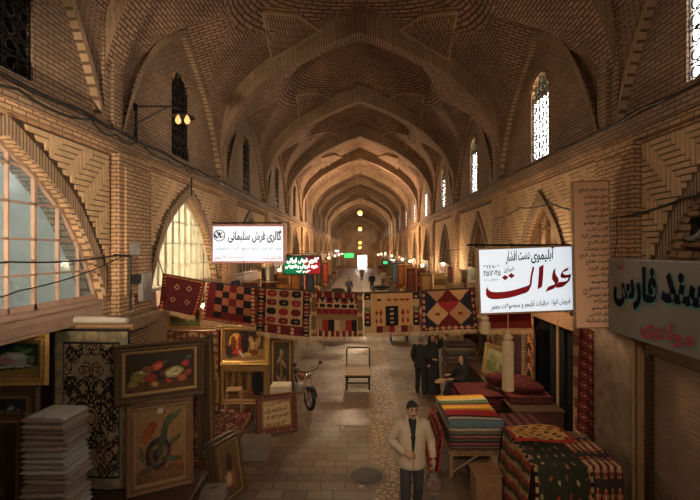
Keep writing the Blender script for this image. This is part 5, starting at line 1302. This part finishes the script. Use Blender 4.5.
mb = MB(); mb.box((0, 0, .24), (.42, .40, .478), ch=.01); mb.build('body', 'wood', t); mb = MB(); mb.box((0, 0, .49), (.46, .44, .03), ch=.008); mb.build('lid', 'wood', t)
# hanging tassels under the white sign
def tassel(label, loc, L, s):
    t = thing('hanging_tassel', label, 'tassel', loc, group='cord tassels under the white lit sign')
    mb = MB(); mb.tube([(0, 0, L + .42 * s), (0, 0, L + .75 * s)], .008, 5); mb.build('cord', 'cream', t)
    mb = MB(); prof = [(.012, .42), (.05, .40), (.055, .36), (.03, .34), (.035, .33), (.085, .29), (.095, .25), (.06, .21), (.065, .20), (.10, .19), (.105, .16)]
    z = .16
    for k in range(5): prof += [(.112, z - .012), (.118, z - .026), (.108, z - .04)]; z -= .045
    mb.lathe([(r * s, L + zz * s) for r, zz in prof] + [(.10 * s, L - .07 * s)], 16); mb.build('turned_head', 'cream', t, smooth=True)
    if L > .2:
        mb = MB()
        for k in range(22):
            a = 2 * PI * k / 22; r = .085 * s; mb.tube([(r * math.cos(a), r * math.sin(a), L - .05 * s), (r * 1.06 * math.cos(a + .1), r * 1.06 * math.sin(a + .1), L * .5), (r * 1.15 * math.cos(a), r * 1.15 * math.sin(a), 0)], .016, 5)
        mb.build('skirt', 'cream', t, smooth=True)
    return t
tassel('long cream cord tassel hanging under the white lit sign', P(508, 390, 8.05), .72, .95)
tassel('short cream tassel hanging from the left end of the white lit sign', P(485, 338, 8.05), .14, .85)
# dark stack and crate near the seated woman
boxthing('wooden_crate', 'dark crate holding rugs behind the seated woman', 'crate', (3.12, 13.9, .001), (.95, .8, .55), 'darkwood', .01)
z = .553
for i in range(5):
    c = [(.07, .05, .045), (.10, .06, .05), (.05, .045, .045), (.12, .09, .07), (.07, .05, .05)][i]
    mb = MB(); folded(mb, 0, 0, 0, .88, .7, .125, c, [c, tuple(x * 1.8 for x in c)], 2); o = mb.build('folded_rug', 'rug', smooth=True, recalc=False, loc=(3.12 + rg.uniform(-.03, .03), 13.9, z)); z += .13
    tag(o, 'greyish folded rug, %s on the crate behind the seated woman' % ['lowest', 'second from the bottom', 'middle one', 'second from the top', 'topmost'][i], 'rug', 'rugs on the crate behind the seated woman')

z = .812
for i in range(2):
    mb = MB(); folded(mb, 0, 0, 0, .92, .8, .075, (.11, .02, .018), [(.11, .02, .018), (.05, .02, .02)], 2)
    o = mb.build('folded_rug', 'rug', smooth=True, recalc=False, loc=(3.66, 9.75 + .02 * i, z)); z += .078
    tag(o, ('lower', 'upper')[i] + ' dark folded rug on the bench under the bundled rug', 'rug', 'folded rugs under the bundled rug')

t = thing('ventilator_fan', 'round dark ventilator fan set high in the nearest arch on the right', 'fan', (WX + .10, 5.75, 4.50), -PI / 2)
mb = MB(); n = 28; mb.tube([(.25 * math.cos(2 * PI * k / n), 0, .25 * math.sin(2 * PI * k / n)) for k in range(n + 1)], .04, 8, cap=False); mb.build('ring', 'steel', t, smooth=True)
for k in range(5):
    a = 2 * PI * k / 5; mb = MB(); c, s_ = math.cos(a), math.sin(a)
    q = [(.05, -.03), (.22, -.07), (.23, .05), (.05, .03)]
    A = [mb.vt((r * c - w * s_, .02 + w * .25, r * s_ + w * c)) for r, w in q]; B = [mb.vt((r * c - w * s_, .028 + w * .25, r * s_ + w * c)) for r, w in q]
    mb.fi(A); mb.fi(B[::-1])
    for i in range(4): mb.fi((A[i], A[(i + 1) % 4], B[(i + 1) % 4], B[i]))
    mb.build('blade', 'iron', t)
mb = MB(); mb.tube([(0, -.04, 0), (0, .12, 0)], .06, 12); mb.build('hub', 'iron', t)
mb = MB()
for z in (-.33, .33): mb.box((0, .03, z), (.72, .06, .05))
for x in (-.34, .34): mb.box((x, .03, 0), (.05, .06, .66))
mb.box((0, .06, .285), (.04, .03, .06)); mb.box((0, .06, -.285), (.04, .03, .06)); mb.build('mounting_frame', 'wood', t)
# ------------------------------------------------------------------ people
def skin(nodes, edges, sub=2, root=0):
    me = bpy.data.meshes.new('skin'); bm = bmesh.new(); lay = bm.verts.layers.skin.verify()
    vs = []
    for p, r in nodes:
        v = bm.verts.new(p); v[lay].radius = (r, r) if not isinstance(r, tuple) else r; vs.append(v)
    vs[root][lay].use_root = True
    for a, b in edges: bm.edges.new((vs[a], vs[b]))
    bm.to_mesh(me); bm.free()
    o = bpy.data.objects.new('skin', me); col.objects.link(o)
    o.modifiers.new('s', 'SKIN').use_smooth_shade = True
    m = o.modifiers.new('d', 'SUBSURF'); m.levels = m.render_levels = sub
    dg = bpy.context.evaluated_depsgraph_get(); dg.update()
    r = bpy.data.meshes.new_from_object(o.evaluated_get(dg)); bpy.data.objects.remove(o); return r
def chain(nodes, edges, pts, start=None):
    last = start
    for p, r in pts:
        nodes.append((Vector(p), r)); k = len(nodes) - 1
        if last is not None: edges.append((last, k))
        last = k
    return last
def hand_parts(mb, wrist, dirv, palm_n, side, s=1., curl=.5):
    """palm with five unequal curled fingers; dirv points to the fingertips, palm_n out of the palm"""
    d = Vector(dirv).normalized(); n = Vector(palm_n); n = (n - d * n.dot(d)).normalized(); a = d.cross(n) * side; w = Vector(wrist)
    mb.ball(w + d * .048 * s, (.012 * s + .03 * s, .02 * s + .012, .052 * s), 0, 10, 8, Matrix((a, n, d)).transposed())
    for i, (off, L) in enumerate(((.030, .068), (.010, .078), (-.010, .072), (-.029, .056))):
        p = w + d * .085 * s + a * off * s; c1 = curl * .6; c2 = curl * 1.5; c3 = curl * 2.1
        p1 = p + (d * math.cos(c1) + n * math.sin(c1)) * L * .45 * s; p2 = p1 + (d * math.cos(c2) + n * math.sin(c2)) * L * .32 * s; p3 = p2 + (d * math.cos(c3) + n * math.sin(c3)) * L * .25 * s
        mb.tube([p - d * .02 * s, p, p1, p2, p3], [.009 * s, .0095 * s, .0085 * s, .0078 * s, .006 * s], 6)
    p = w + d * .03 * s + a * .034 * s; p1 = p + (d * .6 + a * .6 + n * .4).normalized() * .04 * s; p2 = p1 + (d * .9 + n * .5).normalized() * .032 * s
    mb.tube([w + d * .015 * s, p, p1, p2], [.012 * s, .0115 * s, .0095 * s, .007 * s], 6)
def face_parts(mb, c, R3, s=1.):
    """head with jaw, nose, lips, ears and eyes; c = centre of the skull, R3 turns the face from -y"""
    def tp(p): return Vector(c) + R3 @ (Vector(p) * s)
    o = len(mb.v); mb.ball((0, 0, 0), (.078, .098, .118), 0, 18, 14)
    for i in range(o, len(mb.v)):
        p = mb.v[i]
        if p.z < -.01: t = min(1, (-.01 - p.z) / .11); p.x *= 1 - .32 * t; p.y = p.y * (1 - .22 * t) - .018 * t
        if p.y < -.05 and -.02 < p.z < .03: p.y += .008
        mb.v[i] = tp(p)
    def bl(p, r, m=0): mb.ball(tp(p), [q * s for q in r], m, 8, 6, R3)
    mb.tube([tp((0, -.088, .022)), tp((0, -.104, -.004)), tp((0, -.118, -.028)), tp((0, -.10, -.036))], [.008 * s, .011 * s, .016 * s, .010 * s], 7)
    for x in (-.076, .076): bl((x, .0, -.008), (.012, .022, .032))
    for x in (-.032, .032): bl((x, -.086, .018), (.015, .008, .008), 1); bl((x, -.090, .036), (.021, .008, .005), 2)
    bl((0, -.094, -.062), (.026, .010, .009), 0); bl((0, -.078, -.100), (.024, .014, .014), 0)
def person(label, loc, rz=0., sc=1., group=None): 
    t = thing('person', label, 'person', loc, rz, group); t.scale = (sc, sc, sc); return t
def loft(mb, rings, m=0, n=18, fold=0.):
    """closed shell through (z, rx, ry, x, y) rings"""
    L = []
    for j, (z, rx, ry, x, y) in enumerate(rings):
        L.append([mb.vt((x + rx * math.cos(2 * PI * k / n) * (1 + fold * math.sin(k * 2.3 + j)), y + ry * math.sin(2 * PI * k / n) * (1 + fold * math.cos(k * 1.7 + j * 1.3)), z)) for k in range(n)])
    for a, b in zip(L, L[1:]):
        for k in range(n): mb.fi((a[k], a[(k + 1) % n], b[(k + 1) % n], b[k]), m)
    mb.fi(L[0][::-1], m); mb.fi(L[-1], m)
def sleeve(mb, pts, rs, m=0):
    P2 = []; R2 = []
    for i in range(len(pts) - 1):
        for q in range(5):
            f = q / 5; P2.append(Vector(pts[i]).lerp(Vector(pts[i + 1]), f)); R2.append(rs[i] + (rs[i + 1] - rs[i]) * f + .004 * math.sin(q * 2.4 + i))
    P2.append(Vector(pts[-1])); R2.append(rs[-1]); mb.tube(P2, R2, 12, m)
def walker(label, loc, rz, sc, jacket, trousers, skinm='skin', arms=None, legs=None, face=True, bag=False, shoes='rubber', head=(0, 0), collar=None):
    t = person(label, loc, rz, sc)
    A = arms or {-1: ((-.185, 0, 1.44), (-.285, .06, 1.20), (-.27, -.08, .98), (0, -.3, -1)), 1: ((.185, 0, 1.44), (.285, .06, 1.20), (.28, -.06, .97), (0, -.3, -1))}
    Lg = legs or {-1: ((-.09, 0, .90), (-.10, -.10, .50), (-.10, -.08, .09)), 1: ((.09, 0, .90), (.10, .02, .50), (.10, .20, .12))}
    nd, ed = [(Vector((0, 0, .95)), .12)], []
    nb = chain(nd, ed, [((0, 0, 1.10), .115), ((0, -.01, 1.30), .125), ((0, 0, 1.44), .085), ((0, -.008, 1.52), .052), ((0, -.02, 1.60), .058)], 0)
    for s in (-1, 1):
        a, b, c, d = A[s]; chain(nd, ed, [(a, .058), (b, .044), (c, .030)], 3)
        a, b, c = Lg[s]; ft = chain(nd, ed, [(a, .088), (b, .058), (c, .04)], 0); chain(nd, ed, [(Vector(c) + Vector((0, -.14, -.05)), .032)], ft)
    mb = MB(); mb.add_mesh(skin(nd, ed))
    R3 = Matrix.Rotation(head[0], 3, 'Z') @ Matrix.Rotation(head[1], 3, 'X')
    if face: face_parts(mb, (0, -.03, 1.665), R3, 1.)
    else: mb.ball((0, -.02, 1.66), (.08, .1, .12), 0, 12, 10)
    for s in (-1, 1):
        a, b, c, d = A[s]; hand_parts(mb, c, d, (-s * 1., -.2, 0) if d[2] < -.5 else (0, .6, -.4), s, 1.05, .55)
    mb.build('body', [skinm, 'eye', 'hair'], t, smooth=True, sharp=70)
    # clothes
    mb = MB(); loft(mb, [(.83, .196, .152, 0, 0), (.845, .205, .160, 0, 0), (.90, .208, .164, 0, 0), (.93, .200, .160, 0, 0), (1.06, .198, .156, 0, -.005), (1.2, .205, .158, 0, -.01), (1.33, .215, .155, 0, -.008), (1.42, .212, .135, 0, 0), (1.47, .175, .112, 0, .004), (1.51, .09, .085, 0, .006), (1.535, .064, .066, 0, .004)], 0, 20, .022)
    for s in (-1, 1):
        a, b, c, d = A[s]; a, b, c = Vector(a), Vector(b), Vector(c); e = b.lerp(c, .94)
        sleeve(mb, [a - Vector((s * .05, 0, .0)), a, b, e], [.085, .083, .066, .050])
    mb.build('jacket', jacket, t, smooth=True, sharp=80)
    mb = MB()
    if collar:
        mb.tube([(-.030, -.158, 1.33), (-.062, -.138, 1.42), (-.080, -.085, 1.50), (-.070, .03, 1.54), (0, .075, 1.55), (.070, .03, 1.54), (.080, -.085, 1.50), (.062, -.138, 1.42), (.030, -.158, 1.33)], [.008, .022, .024, .024, .024, .024, .024, .022, .008], 8)
        mb.build('collar', jacket, t, smooth=True)
        mb = MB(); vv = [(.05, -.055, 1.545), (.072, -.098, 1.49), (.060, -.142, 1.41), (.036, -.168, 1.32), (.022, -.174, 1.2), (.012, -.172, 1.10)]
        for (xa, ya_, za_), (xb, yb_, zb_) in zip(vv, vv[1:]): mb.face([(-xa, ya_, za_), (xa, ya_, za_), (xb, yb_, zb_), (-xb, yb_, zb_)])
        mb.tube([(0, -.172, 1.12), (0, -.166, .86)], .005, 4); mb.build('dark_shirt', collar, t, recalc=False)
    mb = MB()
    nd, ed = [(Vector((0, 0, .93)), .105)], []
    for s in (-1, 1):
        a, b, c = Lg[s]; chain(nd, ed, [(a, .098), (Vector(a).lerp(Vector(b), .5), .092), (b, .08), (c, .074)], 0)
    mb.add_mesh(skin(nd, ed)); mb.build('trousers', trousers, t, smooth=True, sharp=80)
    for s in (-1, 1):
        a, b, c = Lg[s]; c = Vector(c); up = .05 if c.z > .105 else 0
        mb = MB(); mb.ball(c + Vector((0, -.075, -.048 + up * .4)), (.048, .135, .042), 0, 12, 8); mb.ball(c + Vector((0, .0, -.01)), (.048, .06, .055), 0, 10, 6); mb.build('shoe', shoes, t, smooth=True)
    return t, R3
A = {-1: ((-.185, 0, 1.44), (-.315, .05, 1.19), (-.11, -.21, 1.10), (.85, -.1, -.1)), 1: ((.185, 0, 1.44), (.285, .05, 1.19), (.305, -.05, .96), (0, -.15, -1))}
t, R3 = walker('walking man in a beige jacket and dark trousers carrying a plastic bag', (.78, 6.62, 0), 0., 1.03, 'jacket', 'trouser', arms=A, head=(.22, .08), collar='blackcloth')
def hair_cap(mb, c, R3, top=1.06, low=.0):
    o = len(mb.v); mb.ball((0, 0, 0), (.084, .105, .116), 0, 18, 14)
    for i in range(o, len(mb.v)):
        p = mb.v[i]
        if p.z < .045 and p.y < -.035: p.z = .045 + (p.z - .045) * .1; p.y = -.05 + (p.y + .05) * .3
        if p.z < -.03: p.z = -.03 + (p.z + .03) * .25
        p += Vector((0, .006, .012)); mb.v[i] = Vector(c) + R3 @ p
mb = MB(); hair_cap(mb, (0, -.03, 1.665), R3); mb.build('hair', 'hair', t, smooth=True)
mb = MB(); c = Vector((0, -.03, 1.665))
mb.tube([c + R3 @ Vector(p) for p in ((-.036, -.094, -.054), (-.015, -.106, -.046), (.015, -.106, -.046), (.036, -.094, -.054))], [.006, .010, .010, .006], 6); mb.build('moustache', 'hair', t, smooth=True)
# bag held in the man's left hand
w = t.matrix_basis @ Vector((.305, -.06, .84))
bagt = thing('plastic_bag', 'clear plastic bag of dark shopping held by the walking man', 'bag', (w.x, w.y, w.z - .40))
mb = MB(); mb.lathe([(.02, .0), (.10, .02), (.135, .10), (.125, .20), (.07, .29), (.025, .34), (.03, .40), (.045, .43)], 16, fold=.06, nf=5, sy=.7); mb.build('film', 'bagfilm', bagt, smooth=True)
mb = MB()
for i in range(9): mb.ball((rg.uniform(-.05, .05), rg.uniform(-.03, .03), .06 + .018 * i), (.045, .035, .04), 0, 8, 6)
mb.build('shopping', 'redframe', bagt, smooth=True)
# man in black seen from behind at the right
A = {-1: ((-.185, 0, 1.44), (-.26, .03, 1.18), (-.25, -.06, .95), (0, -.2, -1)), 1: ((.185, 0, 1.44), (.265, .02, 1.18), (.25, -.10, .96), (0, -.3, -1))}
Lg = {-1: ((-.09, 0, .90), (-.10, -.02, .50), (-.11, .02, .09)), 1: ((.09, 0, .90), (.10, -.03, .50), (.11, .0, .09))}
t, R3 = walker('person in a black coat standing beside the black chador in the right half', (1.72, 12.5, 0), math.radians(150), .93, 'blackcloth', 'blackcloth', arms=A, legs=Lg)
mb = MB(); hair_cap(mb, (0, -.03, 1.665), R3); mb.build('hair', 'greycloth', t, smooth=True)
# woman in a black chador, arm raised to the goods
def chador(label, loc, rz, sc, seated=False, reach=None):
    t = person(label, loc, rz, sc); dz = -.50 if seated else 0; hz = 1.64 + dz
    nd, ed = [(Vector((0, 0, .92 + dz)), .12)], []
    chain(nd, ed, [((0, 0, 1.10 + dz), .115), ((0, 0, 1.28 + dz), .12), ((0, 0, 1.42 + dz), .08), ((0, -.01, 1.50 + dz), .05), ((0, -.02, 1.58 + dz), .055)], 0)
    arms = reach
    for s in (-1, 1): a, b, c, d = arms[s]; chain(nd, ed, [(a, .052), (b, .04), (c, .028)], 3)
    for s in (-1, 1):
        if seated: chain(nd, ed, [((s * .09, -.03, .42), .09), ((s * .11, -.40, .44), .06), ((s * .11, -.42, .10), .042), ((s * .11, -.54, .045), .034)], 0)
        else: chain(nd, ed, [((s * .08, 0, .88), .085), ((s * .09, -.03, .48), .056), ((s * .09, 0, .10), .04), ((s * .09, -.13, .045), .032)], 0)
    mb = MB(); mb.add_mesh(skin(nd, ed)); face_parts(mb, (0, -.02, hz), Matrix.Identity(3), .95)
    for s in (-1, 1): a, b, c, d = arms[s]; hand_parts(mb, c, d, (0, -.5, -.6), s, .95, .5)
    mb.build('body', ['skin', 'eye', 'hair'], t, smooth=True, sharp=70)
    mb = MB(); n = 30
    if seated: R_ = [(.02, .34, .42, -.16), (.25, .33, .40, -.15), (.47, .31, .36, -.12), (.56, .25, .24, -.02), (.72, .225, .17, .0), (.88, .225, .16, .01), (.97, .15, .12, .02), (1.03, .10, .105, .015), (1.10, .112, .115, .018), (1.18, .108, .113, .015), (1.24, .075, .08, .01), (1.265, .02, .02, .0)]
    else: R_ = [(.02, .27, .24, 0), (.4, .25, .21, 0), (.85, .235, .19, 0), (1.1, .225, .175, 0), (1.32, .225, .16, .0), (1.43, .165, .13, .01), (1.50, .11, .11, .012), (1.58, .112, .118, .015), (1.67, .108, .115, .012), (1.74, .072, .08, .006), (1.765, .02, .02, 0)]
    L = []
    for z, rx, ry, y in R_:
        ring = []
        for k in range(n):
            a = 2 * PI * k / n; f = 1 + (.05 * math.sin(a * 7 + z * 2) if z < (.9 + dz if not seated else .5) else .012 * math.sin(a * 5))
            px_, py_ = rx * f * math.cos(a), y + ry * f * math.sin(a)
            if -.12 < z - hz < .06 and math.sin(a) < -.66: py_ += .07   # opening round the face
            ring.append(mb.vt((px_, py_, z)))
        L.append(ring)
    for a, b in zip(L, L[1:]):
        for k in range(n): mb.fi((a[k], a[(k + 1) % n], b[(k + 1) % n], b[k]))
    mb.fi(L[-1])
    for s in (-1, 1): a, b, c, d = arms[s]; sleeve(mb, [Vector(a) - Vector((s * .04, 0, 0)), a, b, Vector(b).lerp(Vector(c), .85)], [.09, .09, .085, .075])
    mb.build('chador', 'blackcloth', t, smooth=True, sharp=80); return t
chador('woman in a long black chador raising one arm at the rug stall', (2.06, 12.62, 0), math.radians(25), .95, False, {-1: ((-.17, 0, 1.38), (-.27, -.10, 1.14), (-.12, -.28, 1.08), (.5, -.7, .1)), 1: ((.17, 0, 1.38), (.27, -.08, 1.44), (.18, -.16, 1.68), (-.3, -.3, 1))})
w0 = Vector((2.80, 11.95, 0)); rzz = math.radians(-75)
stool('wooden_stool', 'low wooden stool under the seated person in black', (2.80, 12.0, 0), .36, .40, 'wood', rzz)
chador('seated person in black cloth holding a round straw fan, facing the passage', w0, rzz, 1.0, True, {-1: ((-.17, 0, .88), (-.25, -.12, .68), (-.10, -.36, .72), (.3, -1, .1)), 1: ((.17, 0, .88), (.25, -.14, .66), (.12, -.40, .66), (-.2, -1, .0))})
hp = w0 + Matrix.Rotation(rzz, 3, 'Z') @ Vector((.10, -.53, .66))
t = thing('straw_fan', 'round straw fan held by the seated person in black', 'fan', hp, rzz, None, .25)
mb = MB(); mb.lathe([(.01, -.012), (.13, -.012), (.15, 0), (.13, .012), (.01, .012)], 20, (0, -.20, .02)); mb.build('blade', 'palewood', t, smooth=True)
mb = MB(); mb.tube([(0, .05, 0), (0, -.10, .012)], .014, 6); mb.build('handle', 'palewood', t)
# ------------------------------------------------------------------ lamps and the stalls down the passage
ORD = ['first', 'second', 'third', 'fourth', 'fifth', 'sixth', 'seventh', 'eighth', 'ninth', 'tenth', 'eleventh', 'twelfth', 'thirteenth', 'fourteenth', 'fifteenth', 'sixteenth']
SIDE = {-1: 'left', 1: 'right'}
def bulb(label, loc, drop=.7, mat='bulb', r=.048, group='bare bulbs along the stalls'):
    t = thing('hanging_bulb', label, 'bulb', loc, 0, group)
    mb = MB(); mb.tube([(0, 0, r * 1.6), (0, 0, drop)], .008, 4); mb.build('cord', 'cable', t)
    mb = MB(); mb.lathe([(r * .45, r * .9), (r * .5, r * 2.2), (r * .3, r * 2.5)], 8); mb.build('socket', 'iron', t)
    mb = MB(); mb.lathe([(r * .35, r * .95), (r * .75, r * .55), (r, 0), (r * .8, -r * .6), (r * .3, -r * .95)], 12); mb.build('glass', mat, t, smooth=True); return t
def arm_bulb(k, s, y, z, x=3.45):
    o = bulb('bare bulb over the %s stall front on the %s side' % (ORD[k], SIDE[s]), (s * x, y, z), .55)
    mb = MB(); mb.tube([(-s * .0, 0, .55), (s * (WX - x), 0, .62)], .012, 5); mb.build('arm', 'iron', o); return o
for k in (0, 1, 2, 3, 4, 6, 8, 10, 12):
    for s in (-1, 1):
        if (k, s) in ((0, 1), (0, -1)): continue
        arm_bulb(k, s, y0(k) + (5.3 if s < 0 else 4.7) + rg.uniform(-.3, .3), 3.35 + rg.uniform(-.15, .25))
o = bulb('added unseen bulb behind the white lit sign', (2.95, 9.7, 3.42), .45, 'bulb', .075); mb = MB(); mb.tube([(0, 0, .45), (WX - 2.95, 0, .5)], .012, 5); mb.build('arm', 'iron', o)  # added bulb, out of sight, placed to light the floor
# bulbs in the two nearest bays: behind the rugs, besides the added one at the white sign
bulb('bright bulb glowing beside the leftmost hanging rug', P(203.5, 306, 10.0), 1.2)
bulb('bulb hanging inside the gallery shop behind the checkerboard rug', (-3.0, 11.3, 3.0), 1.2)
for i, (Y, z, r) in enumerate(((32.7, 6.85, .17), (57.6, 6.85, .24), (79, 5.4, .26), (86, 4.6, .26), (92, 2.8, .22))):
    t = thing('pendant_lamp', ('large amber pendant lamp, nearest and highest in the passage', 'second amber pendant lamp down the passage', 'third amber pendant lamp down the passage', 'fourth amber pendant lamp down the passage', 'fifth and lowest amber pendant lamp before the end wall')[i], 'lamp', (0, Y, z), 0, 'amber pendant lamps along the vault')
    top = EYE + 6.9 - z
    mb = MB(); mb.tube([(0, 0, r), (0, 0, top)], .015, 4); mb.build('chain', 'iron', t)
    mb = MB(); mb.lathe([(r * .5, r * .8), (r * .4, r * 1.3), (.03, r * 1.5)], 10); mb.build('cap', 'iron', t)
    mb = MB(); mb.ball((0, 0, 0), r, 0, 14, 10); mb.build('globe', 'bulbfar', t, smooth=True)
# stalls: counter, stacked goods, hanging carpets and a board for every bay beyond the rugs
cc = [((.26, .04, .03), 'red'), ((.34, .20, .08), 'tan'), ((.06, .07, .10), 'navy'), ((.40, .27, .14), 'sand'), ((.14, .04, .03), 'maroon'), ((.12, .13, .08), 'olive'), ((.46, .34, .20), 'cream'), ((.30, .12, .04), 'rust')]
for k in range(1, 13):
    for s in (-1, 1):
        c, hw, zs, zp = par(s, k); nm = '%s stall on the %s side' % (ORD[k], SIDE[s]); fine = k < 4
        # counter
        t = thing('stall_counter', 'wooden counter of the ' + nm, 'counter', (s * 3.55, c + .3, 0), 0, 'stall counters down the passage')
        L = 2.2
        mb = MB(); mb.box((0, 0, .79), (.86, L, .06), ch=.01); mb.build('countertop', 'wood', t)
        for x in (-.37, .37):
            for y in (-L / 2 + .1, L / 2 - .1): mb = MB(); mb.box((x, y, .38), (.07, .07, .76)); mb.build('leg', 'wood', t)
        mb = MB(); mb.box((-s * .37, 0, .42), (.03, L - .25, .62)); mb.build('front_panel', 'darkwood', t)
        # goods on the counter
        for i in range(3):
            z = .822; a, an = cc[(k * 3 + i * 2 + (s > 0)) % 8]
            for j in range(2 + (k + i) % 2):
                b = tuple(x * (1 - .25 * j) for x in a)
                mb = MB(); folded(mb, 0, 0, 0, .6, .56, .13, b, [b, tuple(x * 1.5 for x in b)], 2)
                tag(mb.build('folded_textile', 'rug', smooth=True, recalc=False, loc=(s * 3.55, c + .3 + (i - 1) * .68, z)), '%s folded cloth, %s in the %s pile, %s' % (an, ('lowest', 'second', 'third')[j], ('near', 'middle', 'far')[i], nm), 'folded cloth', 'folded cloths on the stall counters'); z += .134
        # carpets hung to both sides of the opening, flat on the wall and across
        for i, y in enumerate((c - hw - .62, c + hw + .66)):
            a, an = cc[(k * 2 + i * 3 + (s > 0) * 4) % 8]; b, bn = cc[(k * 5 + i + 3) % 8]
            h = 2.1 + .25 * ((k + i) % 3); w = .95
            pat = bordered(lambda u, v, a=a, b=b: b if abs(u - .5) / .4 + abs(((v * 3) % 1) - .5) / .45 < .8 else a, .14, tuple(x * .6 for x in a), CRM, 12, 2)
            mb = MB(); sheet(mb, 14 if fine else 8, 30 if fine else 16, lambda u, v, h=h, w=w: Vector((.015 * math.sin(u * 9), (u - .5) * w, v * h)), pat, .012)
            tag(mb.build('wall_carpet', 'rug', loc=(s * (WX - .20), y, .75), recalc=False, smooth=True), '%s bordered carpet on the wall %s the %s' % (an, ('before', 'beyond')[i], nm), 'carpet', 'carpets on the walls between the stalls')
        if k < 7:                                 # long textiles hung out across the shop front, facing the camera
            a, an = cc[(k * 3 + 1 + (s > 0) * 2) % 8]
            for i in range(2):
                h = 1.5 + .3 * ((k + i) % 2); x = s * (3.05 + .62 * i)
                mb = MB(); sheet(mb, 12, 24, lambda u, v, h=h: Vector(((u - .5) * .52, .03 * math.sin(u * 10 + v * 2), v * h)), stripes([tuple(min(1, q * f) for q in a) for f in (1, .5, 1.5, .8, 1.2, .4, 1)]) if i else bordered(lambda u, v, a=a: a, .16, tuple(x * .5 for x in a), CRM, 10, 2), .012)
                tag(mb.build('hanging_textile', 'rug', loc=(x, c - hw - .12, 3.0 - h), recalc=False, smooth=True), '%s %s textile hung out across the front of the %s' % (an, ('bordered', 'striped')[i], nm), 'textile', 'textiles hung across the stall fronts')
            mb = MB(); mb.tube([(s * 2.75, c - hw - .12, 3.03), (s * (WX + .1), c - hw - .12, 3.03)], .02, 6); tag(mb.build('hanging_rail', 'palewood'), 'rail carrying textiles across the ' + nm, 'rail', 'rails across the stall fronts')
        if (k, s) != (1, -1):
            t = thing('stall_sign', 'painted name board over the ' + nm, 'sign', (s * (WX - .07), c, zs - .02), s * -PI / 2, 'painted boards over the stalls')
            m = ['board', 'creampaint', 'white', 'listboard'][(k + (s > 0)) % 4]
            mb = MB(); mb.box((0, .0, .35), (2 * hw * .8, .05, .62), ch=.008); mb.build('board', m, t)
            mb = MB()
            for z in (.04, .66): mb.box((0, -.01, z), (2 * hw * .8 + .06, .08, .04))
            mb.build('edging', 'darkwood', t)
            if k < 6: letter_obj('lettering', [((('فرش', 'گلیم', 'سوغات', 'ادویه', 'پارچه')[(k + (s > 0)) % 5], -hw * .5, hw * .5, .14, .56, -.027), dict(bold=.04))], ('ltnavy', 'ltrose')[(k + (s > 0)) % 2], t)
# small coloured lamps far off
for i, (x, y, Y, cl, lab) in enumerate(((349, 258, 40, (.03, .5, .14), 'small green lit sign far along the left side'), (386, 264, 46, (.03, .5, .22), 'small green lit sign far along the right side'), (393, 262, 50, (.9, .95, 1), 'small white lit sign far along the right side'), (337, 252, 52, (.7, .85, 1), 'small bluish lit sign far along the left side'))):
    p = P(x, y, Y); t = thing('lit_sign', lab, 'sign', p); w = (.9, .6, .6, .5)[i]
    m = emit('far_light_%d' % i, cl, .9); mb = MB(); mb.face([(-w / 2, -.07, 0), (w / 2, -.07, 0), (w / 2, -.07, w * .5), (-w / 2, -.07, w * .5)]); mb.build('face_panel', m, t, recalc=False)
    mb = MB(); mb.box((0, 0, w * .25), (w + .06, .12, w * .5 + .06)); mb.build('housing', 'iron', t)
    sx = -1 if x < 360 else 1; mb = MB(); mb.tube([(0, 0, w * .5), (sx * (WX - abs(p.x)), 0, w * .5)], .02, 5); mb.build('arm', 'iron', t)
# people far down the passage
LG = {-1: ((-.09, 0, .90), (-.10, -.06, .50), (-.10, -.04, .09)), 1: ((.09, 0, .90), (.10, .02, .50), (.10, .16, .12))}
for x, Y, rz, m1, m2, lab in ((372 , 44, PI, 'blackcloth', 'trouser', 'person in black walking away far down the passage, right of centre'), (362, 58, 0, 'greycloth', 'trouser', 'person in grey walking near the passage end, at its centre'), (349, 37, .3, 'trouser', 'blackcloth', 'person in dark clothes far down the passage, left of centre'), (383, 50, PI, 'jacket', 'trouser', 'person in a tan jacket far down the passage by the right stalls')):
    t, R3 = walker(lab, ((x - 360) * Y / F, Y, 0), rz, 1., m1, m2, legs=LG)
    mb = MB(); hair_cap(mb, (0, -.03, 1.665), R3); mb.build('hair', 'hair', t, smooth=True)
# dark goods left in the passage beyond the rugs
stool('wooden_stool', 'pale wooden stool beyond the motorcycle at left', (-1.75, 18.3, 0), .5, .66, 'palewood', .1)
stool('wooden_stool', 'second pale stool farther left beyond the motorcycle', (-2.45, 18.6, 0), .5, .70, 'palewood', -.1)
for i, (x, y, w, l, lab) in enumerate(((-1.15, 20.2, 1.1, .8, 'dark low cart of goods beyond the pale stools'), (1.75, 20.0, .9, .9, 'dark low cart parked toward the right stalls'), (-2.0, 40, 1.4, 1.6, 'covered handcart far off on the left'), (2.1, 43, 1.8, 1.6, 'covered handcart far off on the right'))):
    t = thing('handcart', lab, 'cart', (x, y, 0))
    mb = MB(); mb.box((0, 0, .36), (w, l, .06), ch=.01); mb.build('deck', 'darkwood', t)
    for a in (-1, 1):
        for b in (-1, 1): mb = MB(); mb.tube([(a * w * .4 - .02, b * l * .35, .165), (a * w * .4 + .02, b * l * .35, .165)], .165, 12); mb.build('wheel', 'rubber', t)
    mb = MB(); mb.ball((0, 0, .42), (w * .46, l * .46, .24), 0, 12, 8); mb.build('cover', 'blackcloth', t, smooth=True)
